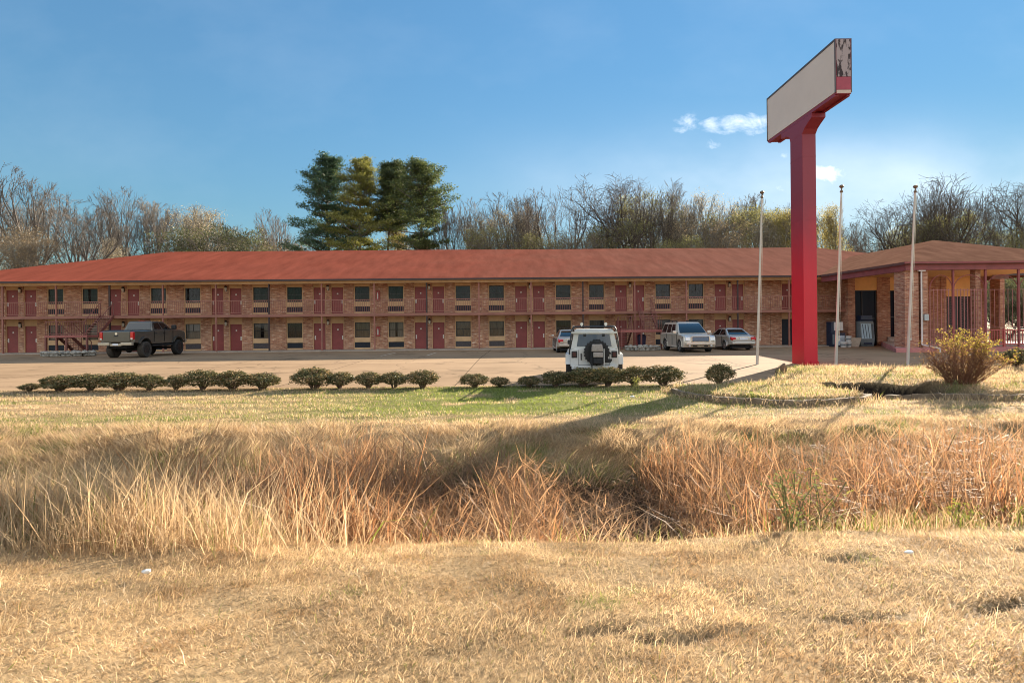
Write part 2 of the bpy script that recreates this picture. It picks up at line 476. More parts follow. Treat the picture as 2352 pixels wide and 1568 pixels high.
def build_ground():
    xs = np.concatenate([np.linspace(-1500, -60, 14), np.linspace(-50, -16, 60), np.linspace(-15.8, 20, 330), np.linspace(20.4, 60, 70), np.linspace(80, 1500, 14)])
    ys = np.concatenate([np.linspace(-60, 1, 14), np.linspace(1.2, 20.0, 260), np.linspace(20.1, 26, 50), np.linspace(27, 60, 20), np.linspace(80, 2500, 20)])
    X, Y = np.meshgrid(xs, ys)
    Z = terrain(X, Y)
    V = np.stack([X, Y, Z], -1).reshape(-1, 3)
    nx, ny = len(xs), len(ys)
    i = np.arange(nx * ny).reshape(ny, nx)
    a, b, c, d = i[:-1, :-1].ravel(), i[:-1, 1:].ravel(), i[1:, 1:].ravel(), i[1:, :-1].ravel()
    T = np.concatenate([np.stack([a, b, c], 1), np.stack([a, c, d], 1)])
    x, y = V[:, 0], V[:, 1]
    n = fbm(x * 1.7, y * 2.6, 3, 4)[:, None]
    col = TAN * 0.64 * (0.5 + 0.8 * n)
    g = green_mask(x, y)[:, None]
    col = col * (1 - 0.8 * g) + GRN * 1.0 * 0.8 * g
    ds = soil_and_shade(x, y)[:, None]
    col = col * (1 - ds) + SOIL * ds  # bare soil, and the painted shadow strip under the hedge
    m = bpy.data.materials.new('dry_ground'); m.use_nodes = True
    nt = m.node_tree; b_ = nt.nodes['Principled BSDF']; b_.inputs['Roughness'].default_value = 0.95
    b_.inputs['Specular IOR Level'].default_value = 0.1
    at = N(nt, 'ShaderNodeAttribute', attribute_name='tint')
    tc = N(nt, 'ShaderNodeTexCoord')
    nz = N(nt, 'ShaderNodeTexNoise', Scale=22.0, Detail=6.0, Roughness=0.7); L(nt, tc.outputs['Object'], nz.inputs['Vector'])
    mr = N(nt, 'ShaderNodeMapRange'); mr.inputs['From Min'].default_value = 0.3; mr.inputs['From Max'].default_value = 0.7
    mr.inputs['To Min'].default_value = 0.55; mr.inputs['To Max'].default_value = 1.3
    L(nt, nz.outputs['Fac'], mr.inputs['Value'])
    vm = N(nt, 'ShaderNodeVectorMath', operation='SCALE'); L(nt, at.outputs['Color'], vm.inputs[0]); L(nt, mr.outputs[0], vm.inputs['Scale'])
    L(nt, vm.outputs[0], b_.inputs['Base Color'])
    bp = N(nt, 'ShaderNodeBump', Strength=0.7, Distance=0.03); L(nt, nz.outputs['Fac'], bp.inputs['Height']); L(nt, bp.outputs[0], b_.inputs['Normal'])
    o = raw_mesh('ground', V, T, m, col)
    o.data.polygons.foreach_set('use_smooth', [True] * len(o.data.polygons))
    kind(o, 'structure')

# ---------------------------------------------------------------- paved lot
def lot_z(y):
    return float(np.interp(y, [20, 31, 42, 70], [0.0, 0.23, 0.15, 0.15]))

def build_lot():
    m, nt, b = _principled('worn_concrete')
    b.inputs['Roughness'].default_value = 0.9; b.inputs['Specular IOR Level'].default_value = 0.1
    tc = N(nt, 'ShaderNodeTexCoord')
    n1 = N(nt, 'ShaderNodeTexNoise', Scale=0.35, Detail=7.0, Roughness=0.6); L(nt, tc.outputs['Object'], n1.inputs['Vector'])
    mp = N(nt, 'ShaderNodeMapping'); mp.inputs['Scale'].default_value = (0.12, 1.1, 1); L(nt, tc.outputs['Object'], mp.inputs['Vector'])
    n2 = N(nt, 'ShaderNodeTexNoise', Scale=1.0, Detail=5.0, Roughness=0.6); L(nt, mp.outputs[0], n2.inputs['Vector'])
    cr = N(nt, 'ShaderNodeValToRGB'); cr.color_ramp.elements[0].position = 0.3; cr.color_ramp.elements[1].position = 0.72
    cr.color_ramp.elements[0].color = (0.235, 0.155, 0.09, 1); cr.color_ramp.elements[1].color = (0.40, 0.275, 0.168, 1)
    ad = N(nt, 'ShaderNodeMath', operation='ADD'); L(nt, n1.outputs['Fac'], ad.inputs[0]); L(nt, n2.outputs['Fac'], ad.inputs[1])
    hf = N(nt, 'ShaderNodeMath', operation='MULTIPLY'); L(nt, ad.outputs[0], hf.inputs[0]); hf.inputs[1].default_value = 0.5
    L(nt, hf.outputs[0], cr.inputs['Fac'])
    # joints between the poured bays, and cracks
    br = N(nt, 'ShaderNodeTexBrick', Scale=1.0, offset=0.0)
    br.inputs['Brick Width'].default_value = 6.1; br.inputs['Row Height'].default_value = 4.2; br.inputs['Mortar Size'].default_value = 0.022
    br.inputs['Color1'].default_value = (1, 1, 1, 1); br.inputs['Color2'].default_value = (0.9, 0.9, 0.9, 1); br.inputs['Mortar'].default_value = (0.35, 0.33, 0.3, 1)
    jm = N(nt, 'ShaderNodeMapping'); jm.inputs['Location'].default_value = (2.3, 1.4, 0); jm.inputs['Rotation'].default_value = (0, 0, R(1.0)); L(nt, tc.outputs['Object'], jm.inputs['Vector'])
    L(nt, jm.outputs[0], br.inputs['Vector'])
    vo = N(nt, 'ShaderNodeTexVoronoi', feature='DISTANCE_TO_EDGE', Scale=0.22)
    dm = N(nt, 'ShaderNodeMixRGB', Fac=0.08); nd = N(nt, 'ShaderNodeTexNoise', Scale=1.2, Detail=4.0)
    L(nt, tc.outputs['Object'], nd.inputs['Vector']); L(nt, tc.outputs['Object'], dm.inputs['Color1'])
    sc = N(nt, 'ShaderNodeVectorMath', operation='SCALE'); sc.inputs['Scale'].default_value = 12.0; L(nt, nd.outputs['Color'], sc.inputs[0])
    L(nt, sc.outputs[0], dm.inputs['Color2']); L(nt, dm.outputs[0], vo.inputs['Vector'])
    ck = N(nt, 'ShaderNodeMapRange'); ck.inputs['From Min'].default_value = 0.0; ck.inputs['From Max'].default_value = 0.012
    ck.inputs['To Min'].default_value = 0.62; ck.inputs['To Max'].default_value = 1.0; L(nt, vo.outputs['Distance'], ck.inputs['Value'])
    m1 = N(nt, 'ShaderNodeMixRGB', blend_type='MULTIPLY', Fac=1.0); L(nt, cr.outputs[0], m1.inputs['Color1']); L(nt, br.outputs['Color'], m1.inputs['Color2'])
    m2 = N(nt, 'ShaderNodeMixRGB', blend_type='MULTIPLY', Fac=1.0); L(nt, m1.outputs[0], m2.inputs['Color1']); L(nt, ck.outputs[0], m2.inputs['Color2'])
    st = N(nt, 'ShaderNodeTexNoise', Scale=0.55, Detail=3.0, Roughness=0.5, Distortion=0.6); L(nt, tc.outputs['Object'], st.inputs['Vector'])
    sm = N(nt, 'ShaderNodeMapRange', interpolation_type='SMOOTHSTEP'); sm.inputs['From Min'].default_value = 0.60; sm.inputs['From Max'].default_value = 0.72
    sm.inputs['To Min'].default_value = 1.0; sm.inputs['To Max'].default_value = 0.62; L(nt, st.outputs['Fac'], sm.inputs['Value'])
    m4 = N(nt, 'ShaderNodeVectorMath', operation='SCALE'); L(nt, m2.outputs[0], m4.inputs[0]); L(nt, sm.outputs[0], m4.inputs['Scale'])
    L(nt, m4.outputs[0], b.inputs['Base Color'])
    bp = N(nt, 'ShaderNodeBump', Strength=0.3, Distance=0.01); n3 = N(nt, 'ShaderNodeTexNoise', Scale=30.0, Detail=4.0)
    L(nt, tc.outputs['Object'], n3.inputs['Vector']); L(nt, n3.outputs['Fac'], bp.inputs['Height']); L(nt, bp.outputs[0], b.inputs['Normal'])
    mb = MB()
    xs = list(np.linspace(-70, 70, 57))
    xs = sorted(set(xs + list(np.linspace(7.5, 13, 12))))
    top, bot = [], []
    for i, x in enumerate(xs):
        e = float(lot_edge(x)) + 0.10 * (float(vnoise(x * 0.9, 0.3, 9)) - 0.5) * (1 if x < 9 else 0)
        for y in (e, 31.0, 42.0, 70.0):
            mb.v.append((x, y, lot_z(y)))
        mb.v.append((x, e, -0.3))
    n = len(xs)
    for i in range(n - 1):
        a, c = 5 * i, 5 * (i + 1)
        mb.f += [(a, c, c + 1, a + 1), (a + 1, c + 1, c + 2, a + 2), (a + 2, c + 2, c + 3, a + 3), (a + 4, c + 4, c, a)]
    mb.mi = [0] * len(mb.f)
    o = mb.build('parking_lot', m); kind(o, 'structure')
    # faint painted bay lines
    wl = pbr('worn_line_paint', (0.62, 0.56, 0.46), 0.8, c2=(0.40, 0.31, 0.21), vscale=5)
    mb = MB()
    for x in (-22.0, -19.3, -16.6, -13.9, -11.2):
        mb.add([(x - 2.2, 20.6, lot_z(20.6) + .006), (x - 2.1, 20.6, lot_z(20.6) + .006), (x + 0.6, 25.2, lot_z(25.2) + .006), (x + 0.5, 25.2, lot_z(25.2) + .006)], [(0, 1, 2, 3)])
    for x in (-8, -5.2, 6.2):
        z = lot_z(35.8) + 0.004
        mb.add([(x, 34.2, lot_z(34.2) + .006), (x + .1, 34.2, lot_z(34.2) + .006), (x + .1, 38.5, lot_z(38.5) + .006), (x, 38.5, lot_z(38.5) + .006)], [(0, 1, 2, 3)])
    o = mb.build('parking_line', wl); kind(o, 'structure')
    # white kerb edge of the forecourt by the flagpoles
    kc = pbr('pale_kerb', (0.60, 0.55, 0.47), 0.85, var=0.15, vscale=4, bump=0.3)
    mb = MB(); mb.box(12.6, 60, 24.78, 24.93, -0.2, 0.10)
    o = mb.build('kerb', kc, bevel=0.012); kind(o, 'structure')
    # walkway along the rooms
    sw = pbr('walk_concrete', (0.34, 0.28, 0.22), 0.85, var=0.2, vscale=1.2, bump=0.3)
    mb = MB(); mb.box(-46, 25.2, -2.15, 0.1, -0.1, 0.22)
    o = mb.build('sidewalk', sw, bevel=0.02); kind(o, 'structure')
    o.location = (0, 44, 0); o.rotation_euler = (0, 0, R(1.0))
# ---------------------------------------------------------------- the motel
def build_motel():
    BR = brick_mat('motel_brick', [(0.23, 0.09, 0.06), (0.46, 0.20, 0.115), (0.57, 0.27, 0.15), (0.64, 0.36, 0.21), (0.86, 0.66, 0.50)], (0.52, 0.36, 0.25))
    TANP = pbr('tan_paint', (0.63, 0.405, 0.215), 0.75, var=0.14, vscale=1.5)
    MAR = pbr('maroon_door_paint', (0.25, 0.048, 0.041), 0.5, var=0.14, vscale=2.0)
    TRIM = pbr('brown_trim_paint', (0.30, 0.12, 0.085), 0.6, var=0.18, vscale=2.0)
    DRK = pbr('dark_trim_paint', (0.045, 0.025, 0.022), 0.6, var=0.2, vscale=2)
    RAIL = pbr('railing_paint', (0.30, 0.12, 0.085), 0.6, var=0.15, vscale=3)
    SLAB = pbr('balcony_edge_paint', (0.27, 0.115, 0.08), 0.7, var=0.25, vscale=1.2, stretch=(1, 1, 4))
    GLS = glass_mat('window_glass', (0.02, 0.022, 0.022), 0.08, 0.5)
    CUR = pbr('window_curtain', (0.30, 0.25, 0.185), 0.9, var=0.18, vscale=7, stretch=(3, 1, .2))
    CURD = pbr('dark_window_blind', (0.045, 0.042, 0.04), 0.9, var=0.3, vscale=7, stretch=(3, 1, .2))
    CURL = pbr('pale_window_curtain', (0.44, 0.40, 0.34), 0.9, var=0.15, vscale=7, stretch=(3, 1, .2))
    FRM = pbr('bronze_window_frame', (0.035, 0.028, 0.024), 0.5, var=0.2)
    ACD = pbr('dark_air_conditioner_grille', (0.012, 0.016, 0.026), 0.6, var=0.3, vscale=10)
    ACG = pbr('grey_air_conditioner_grille', (0.085, 0.07, 0.072), 0.6, var=0.3, vscale=10)
    WHT = pbr('white_enamel', (0.72, 0.68, 0.60), 0.5, var=0.08)
    BLK = pbr('black_lamp_metal', (0.02, 0.018, 0.016), 0.5, var=0.2)
    LMP = pbr('frosted_lamp_glass', (0.62, 0.56, 0.46), 0.4, var=0.1)
    REDB = pbr('red_cabinet', (0.34, 0.05, 0.04), 0.45, var=0.15)
    # roof: shingles painted red, browner and paler towards the office end
    m, nt, b = _principled('painted_roof_shingles')
    b.inputs['Roughness'].default_value = 0.95; b.inputs['Specular IOR Level'].default_value = 0.0
    tc = N(nt, 'ShaderNodeTexCoord'); sp = N(nt, 'ShaderNodeSeparateXYZ'); L(nt, tc.outputs['Object'], sp.inputs[0])
    nz = N(nt, 'ShaderNodeTexNoise', Scale=0.35, Detail=6.0, Roughness=0.6); L(nt, tc.outputs['Object'], nz.inputs['Vector'])
    a1 = N(nt, 'ShaderNodeMath', operation='MULTIPLY_ADD'); L(nt, nz.outputs['Fac'], a1.inputs[0]); a1.inputs[1].default_value = 22.0; L(nt, sp.outputs['X'], a1.inputs[2])
    mr = N(nt, 'ShaderNodeMapRange', interpolation_type='SMOOTHSTEP'); mr.inputs['From Min'].default_value = -26; mr.inputs['From Max'].default_value = 36
    L(nt, a1.outputs[0], mr.inputs['Value'])
    cr = N(nt, 'ShaderNodeValToRGB'); e = cr.color_ramp.elements
    e[0].position = 0; e[0].color = ROOF_A; e[1].position = 1; e[1].color = ROOF_C
    q = e.new(0.5); q.color = ROOF_B
    L(nt, mr.outputs[0], cr.inputs['Fac'])
    mp = N(nt, 'ShaderNodeMapping'); mp.inputs['Scale'].default_value = (1.4, 0.35, 0.35); mp.inputs['Rotation'].default_value = (0, 0, R(25)); L(nt, tc.outputs['Object'], mp.inputs['Vector'])
    n2 = N(nt, 'ShaderNodeTexNoise', Scale=0.9, Detail=7.0, Roughness=0.65); L(nt, mp.outputs[0], n2.inputs['Vector'])
    m2 = N(nt, 'ShaderNodeMapRange'); m2.inputs['From Min'].default_value = .3; m2.inputs['From Max'].default_value = .7; m2.inputs['To Min'].default_value = .78; m2.inputs['To Max'].default_value = 1.15
    L(nt, n2.outputs['Fac'], m2.inputs['Value'])
    vs = N(nt, 'ShaderNodeVectorMath', operation='SCALE'); L(nt, cr.outputs[0], vs.inputs[0]); L(nt, m2.outputs[0], vs.inputs['Scale'])
    L(nt, vs.outputs[0], b.inputs['Base Color'])
    br = N(nt, 'ShaderNodeTexBrick', Scale=1.0); br.inputs['Brick Width'].default_value = 0.6; br.inputs['Row Height'].default_value = 0.18; br.inputs['Mortar Size'].default_value = 0.012
    L(nt, tc.outputs['Object'], br.inputs['Vector'])
    bp = N(nt, 'ShaderNodeBump', Strength=0.35, Distance=0.012, invert=True); L(nt, br.outputs['Fac'], bp.inputs['Height']); L(nt, bp.outputs[0], b.inputs['Normal'])
    ROOF = m

    root = thing('motel_building', 'long two storey brick motel with red roof and maroon doors behind the lot', 'motel', (0, 44, 0), R(1.0))
    G = 0.20; U = 2.97; CEIL0, CEIL1 = 2.74, 5.40
    pairs = [-37.6 + 7.803 * k for k in range(8)]
    doors = []                       # (u centre, hinge side)
    for c in pairs: doors += [(c - .69, -1), (c + .69, 1)]
    wins = []
    for c in pairs: wins += [c - 2.6, c + 2.6]
    wins += [-37.6 - 7.803 + 2.6, 19.6, 23.4]
    doors.append((21.65, -1))
    # ---- wall: brick piers between the openings
    ops = sorted([(u - .5, u + .5) for u, s in doors] + [(u - .64, u + .64) for u in wins])
    mb = MB(); x = -44.0
    for a, c in ops + [(25.9, 25.9)]:
        mb.box(x, a, 0.0, 0.32, 0.0, 5.42); x = c
    mb.box(-44, -43.7, 0.32, 22.5, 0, 5.42)
    mb.build('wall', BR, root)
    mb = MB(); mb.box(-43.7, 25.9, 0.75, 0.8, 0.05, 5.42); mb.build('inner_wall', DRK, root)
    # ---- roof
    u0, u1, v0, v1, ze, zr = -45.0, 42.0, -2.05, 22.95, 5.5, 9.2
    vm = (v0 + v1) / 2
    mb = MB()
    mb.add([(u0, v0, ze), (u1, v0, ze), (u1, v1, ze), (u0, v1, ze), (u0 + 12.5, vm, zr), (u1 - 12.5, vm, zr)],
           [(0, 1, 5, 4), (1, 2, 5), (2, 3, 4, 5), (3, 0, 4)])
    # slight sag and unevenness
    bm = bmesh.new(); me = bpy.data.meshes.new('roof'); me.from_pydata(mb.v, [], mb.f); bm.from_mesh(me)
    bmesh.ops.subdivide_edges(bm, edges=bm.edges[:], cuts=24, use_grid_fill=True)
    for v in bm.verts:
        if v.co.z > ze + .02:
            v.co.z += 0.10 * (float(fbm(v.co.x * .16, v.co.y * .25, 3, 2)) - .5)
    bm.to_mesh(me); bm.free(); me.materials.append(ROOF)
    ro = link('roof', me, root)
    mb = MB()
    t = 0.14
    mb.box(u0, u1, v0 - .02, v0 + .03, ze - t, ze - .004); mb.box(u0 - .02, u0 + .03, v0 + .03, v1, ze - t, ze - .004)
    mb.build('fascia', DRK, ro)
    mb = MB(); mb.box(u0 + .03, 25.5, v0 + .03, -0.001, 5.40, 5.43); mb.build('soffit', TANP, ro)
    mb = MB(); mb.box(u0 + .5, 25.0, -1.62, -1.5, 5.2, 5.4); mb.build('eave_beam', TANP, ro)
    # ---- balcony
    mb = MB(); mb.box(-44, 25.6, -1.66, 0, CEIL0, U - .02)
    mb.build('balcony', SLAB, root)
    # ---- posts
    posts = [-37.6 - 3.9] + [-37.6 + 3.9015 * j for j in range(16)] + [22.05]
    dark = {6 - 0, 9, 12, 15, 3}
    for j, u in enumerate(posts):
        mb = MB(); mb.box(u - .05, u + .05, -1.64, -1.54, .1, 5.2)
        mb.box(u - .08, u + .08, -1.67, -1.51, .1, .24)
        mb.build('post', DRK if j in (3, 6, 9, 12, 15) else TRIM, root)
    # ---- railings bay by bay
    def railing(a, c):
        mb = MB()
        mb.box(a, c, -1.62, -1.575, U + .98, U + 1.025); mb.box(a, c, -1.615, -1.58, U + .09, U + .125)
        n = max(2, int((c - a) / .135))
        for k in range(1, n):
            q = a + (c - a) * k / n
            mb.box(q - .011, q + .011, -1.609, -1.586, U + .125, U + .98)
        mb.build('railing', RAIL, root)
    gaps = [(-30.35, -29.15), (9.35, 10.45)]
    cuts = posts + [25.5]
    for a, c in zip(cuts, cuts[1:]):
        a2, c2 = a + .05, c - .05
        for g0, g1 in gaps:
            if g0 < c2 and g1 > a2:
                if g0 - a2 > .3: railing(a2, g0)
                a2 = max(a2, g1)
        if c2 - a2 > .25: railing(a2, c2)
    # ---- doors
    rnd = random.Random(4)
    for fl, z0 in ((0, G), (1, U)):
        top = CEIL0 if fl == 0 else CEIL1
        for k, (u, s) in enumerate(doors):
            if fl == 0 and k == len(doors) - 1:
                mb = MB(); mb.box(u - .5, u + .5, .3, .34, z0, 2.25); mb.build('passage_opening', ACD, root)
                mb = MB(); mb.box(u - .5, u + .5, .05, .3, 2.25, top); mb.build('infill_panel', TANP, root)
                continue
            mb = MB(); mb.box(u - .5, u + .5, .06, .3, z0 + 2.09, top); mb.build('infill_panel', TANP, root)
            mb = MB()
            mb.box(u - .5, u - .455, .03, .28, z0, z0 + 2.09); mb.box(u + .455, u + .5, .03, .28, z0, z0 + 2.09); mb.box(u - .455, u + .455, .03, .28, z0 + 2.04, z0 + 2.09)
            d = MB(); d.box(u - .455, u + .455, .12, .17, z0 + .015, z0 + 2.04)
            dr = d.build('door', MAR, root)
            mb.build('frame', TANP, dr)
            h = MB(); hx = u + s * .36 if True else u
            h.box(hx - .045, hx + .045, .105, .12, z0 + .78, z0 + 1.08); h.sphere((hx, .07, z0 + .93), .035, 8, 6)
            h.build('handle', WHT, dr)
            h = MB(); h.box(u - .05, u + .05, .108, .12, z0 + 1.5, z0 + 1.6); h.build('number_plate', WHT, dr)
        # lamps between each pair of doors
        for c in pairs:
            mb = MB(); mb.box(c - .07, c + .07, -.02, 0, top - .62, top - .34)
            mb.lathe([(.03, 0), (.10, .02), (.11, .05), (.08, .09), (.02, .12)], 10, 'z', (c, -.12, top - .33))
            mb.box(c - .02, c + .02, -.12, -.02, top - .36, top - .33)
            lp = mb.build('wall_lamp', BLK, root)
            g = MB(); g.lathe([(.045, 0), (.085, .1), (.09, .24), (.05, .28)], 10, 'z', (c, -.12, top - .61)); g.build('lamp_glass', LMP, lp)
        # windows with the air conditioner below
        for k, u in enumerate(wins):
            zb, zt = (z0 + .93, z0 + 2.09)
            mb = MB(); w = .64
            mb.box(u - w, u + w, .05, .3, zt, top)
            mb.box(u - w, u + w, .05, .3, z0 + .56, zb)
            mb.box(u - w, u + w, .05, .3, z0 - .04, z0 + .14)
            mb.box(u - w, u - .57, .05, .3, zb, zt); mb.box(u + .57, u + w, .05, .3, zb, zt)
            mb.box(u - w, u - .6, .05, .3, z0 + .14, z0 + .56); mb.box(u + .6, u + w, .05, .3, z0 + .14, z0 + .56)
            mb.build('infill_panel', TANP, root)
            f = MB()
            f.box(u - .57, u + .57, .08, .14, zb, zb + .05); f.box(u - .57, u + .57, .08, .14, zt - .05, zt)
            f.box(u - .57, u - .52, .08, .14, zb + .05, zt - .05); f.box(u + .52, u + .57, .08, .14, zb + .05, zt - .05)
            zm = (zb + zt) / 2
            f.box(u - .52, u + .52, .085, .135, zm - .025, zm + .025)
            if k % 3 == 0: f.box(u - .012, u + .012, .09, .13, zb + .05, zm - .025)
            if k % 2 == 0: f.box(u - .012, u + .012, .09, .13, zm + .025, zt - .05)
            wo = f.build('window', FRM, root)
            p = MB(); p.add([(u - .52, .11, zb + .05), (u + .52, .11, zb + .05), (u + .52, .11, zt - .05), (u - .52, .11, zt - .05)], [(0, 1, 2, 3)])
            # thin glass that lets the curtain show
            p.build('pane', PANE, wo, recalc=False)
            cm = MB(); nn = 26; yy = .2; vs = []
            g0 = rnd.random() < .5; g1 = rnd.uniform(.5, .95)
            for q in range(nn + 1):
                xx = u - .55 + 1.1 * q / nn; dy = .018 * math.sin(q * 1.7)
                vs += [(xx, yy + dy, zb), (xx, yy + dy, zt)]
            cm.add(vs, [(2 * q, 2 * q + 2, 2 * q + 3, 2 * q + 1) for q in range(nn) if not (g0 and nn * .42 < q < nn * g1)])
            cm.build('curtain', CURD if (fl == 1 or rnd.random() < .35) else (CUR if rnd.random() < .75 else CURL), wo, recalc=False)
            a = MB()
            a.box(u - .6, u + .6, .1, .3, z0 + .14, z0 + .56)
            for q in range(7):
                a.box(u - .57, u + .57, .075, .1, z0 + .165 + q * .055, z0 + .185 + q * .055)
            a.build('air_conditioner', ACG if (fl == 0 and k in (4, 5, 9, 10)) else ACD, root)
    # ---- extinguisher boxes on the brick
    for z0 in (G, U):
        mb = MB(); u = -10.35
        mb.box(u - .15, u + .15, -.14, 0, z0 + 1.0, z0 + 1.75)
        e = mb.build('fire_extinguisher_box', REDB, root, bevel=.02)
        mb = MB(); mb.tube((u, -.16, z0 + 1.12), (u, -.16, z0 + 1.5), .05, n=10); mb.tube((u, -.16, z0 + 1.5), (u, -.16, z0 + 1.6), .025, n=8); mb.build('extinguisher', WHT, e)
    return root

ROOF_A = (0.275, 0.072, 0.045, 1); ROOF_B = (0.265, 0.080, 0.052, 1); ROOF_C = (0.235, 0.102, 0.071, 1)

def make_pane():
    m = bpy.data.materials.new('clear_window_pane'); m.use_nodes = True
    nt = m.node_tree; nt.nodes.clear()
    out = N(nt, 'ShaderNodeOutputMaterial'); t = N(nt, 'ShaderNodeBsdfTransparent'); t.inputs[0].default_value = (.66, .64, .62, 1)
    g = N(nt, 'ShaderNodeBsdfGlossy', Roughness=.05); fr = N(nt, 'ShaderNodeFresnel', IOR=1.45)
    tc = N(nt, 'ShaderNodeTexCoord'); nz = N(nt, 'ShaderNodeTexNoise', Scale=1.1, Detail=2.0); L(nt, tc.outputs['Object'], nz.inputs['Vector'])
    bp = N(nt, 'ShaderNodeBump', Strength=.12, Distance=.05); L(nt, nz.outputs['Fac'], bp.inputs['Height']); L(nt, bp.outputs[0], g.inputs['Normal'])
    mx = N(nt, 'ShaderNodeMixShader'); L(nt, fr.outputs[0], mx.inputs[0]); L(nt, t.outputs[0], mx.inputs[1]); L(nt, g.outputs[0], mx.inputs[2])
    L(nt, mx.outputs[0], out.inputs['Surface'])
    return m
PANE = make_pane()

# ---------------------------------------------------------------- outside stairs
def build_stairs():
    RD = pbr('stair_paint', (0.19, 0.065, 0.05), 0.6, var=0.2, vscale=2.5)
    PK = pbr('pink_landing_paint', (0.33, 0.105, 0.085), 0.65, var=0.2, vscale=2.0)
    TR = pbr('stair_tread', (0.30, 0.17, 0.13), 0.8, var=0.25, vscale=3)
    ang = R(1.0)
    for xx, lab in ((-30.85, 'dark red switchback staircase behind the grey pickup truck'),
                    (9.0, 'dark red switchback staircase beside the champagne SUV')):
        o = Vector((xx, 44 + xx * math.sin(ang), 0))
        root = thing('outdoor_staircase', lab, 'staircase', o, ang, 'stairs up to the motel balcony')
        yb, yl0, yl1, zl = -1.70, -3.35, -4.45, 1.56      # balcony edge, landing back/front, landing height
        # landing
        mb = MB(); mb.box(-1.45, 1.45, yl1, yl0, zl - .16, zl)
        ld = mb.build('landing', PK, root, bevel=.01)
        for px, py in ((-1.4, yl1 + .06), (1.4, yl1 + .06), (-1.4, yl0 - .06), (0, yl1 + .06)):
            mb = MB(); mb.box(px - .05, px + .05, py - .05, py + .05, 0, zl - .16); mb.build('post', RD, root)
        # upper flight on the right, lower flight on the left
        for nm, xa, xb, z0, z1, y0, y1 in (('upper_flight', .45, 1.4, zl, 2.95, yl0, yb), ('lower_flight', -1.4, -.45, zl, .1, yl0, yb + .3)):
            n = 8
            st = MB()
            for q in (xa, xb):
                st.xprism([(y0, z0 - .22), (y1, z1 - .22), (y1, z1 + .06), (y0, z0 + .06)], q - .025, q + .025)
            fl = st.build(nm, RD, root)
            for k in range(1, n):
                t = k / n; y = y0 + (y1 - y0) * t; z = z0 + (z1 - z0) * t
                s = MB(); s.box(xa + .026, xb - .026, y - .13, y + .13, z - .045, z); s.build('tread', TR, fl)
        # handrails
        for xa, z0, z1, y0, y1 in ((.45, zl, 2.95, yl0, yb), (1.4, zl, 2.95, yl0, yb), (-1.4, zl, .1, yl0, yb + .3), (-.45, zl, .1, yl0, yb + .3)):
            r = MB()
            r.tube((xa, y0, z0 + .95), (xa, y1, z1 + .95), .025, n=6)
            for k in range(9):
                t = k / 8; y = y0 + (y1 - y0) * t; z = z0 + (z1 - z0) * t
                r.tube((xa, y, z), (xa, y, z + .95), .012 if k % 8 else .03, n=5)
            r.build('handrail', RD, root)
        r = MB(); r.box(-1.42, 1.42, yl1, yl1 + .05, zl + .93, zl + .99); r.box(-1.42, 1.42, yl1 + .01, yl1 + .04, zl + .08, zl + .12)
        for k in range(25):
            q = -1.4 + 2.8 * k / 24; r.box(q - .011, q + .011, yl1 + .012, yl1 + .035, zl, zl + .95)
        r.build('landing_railing', RD, root)

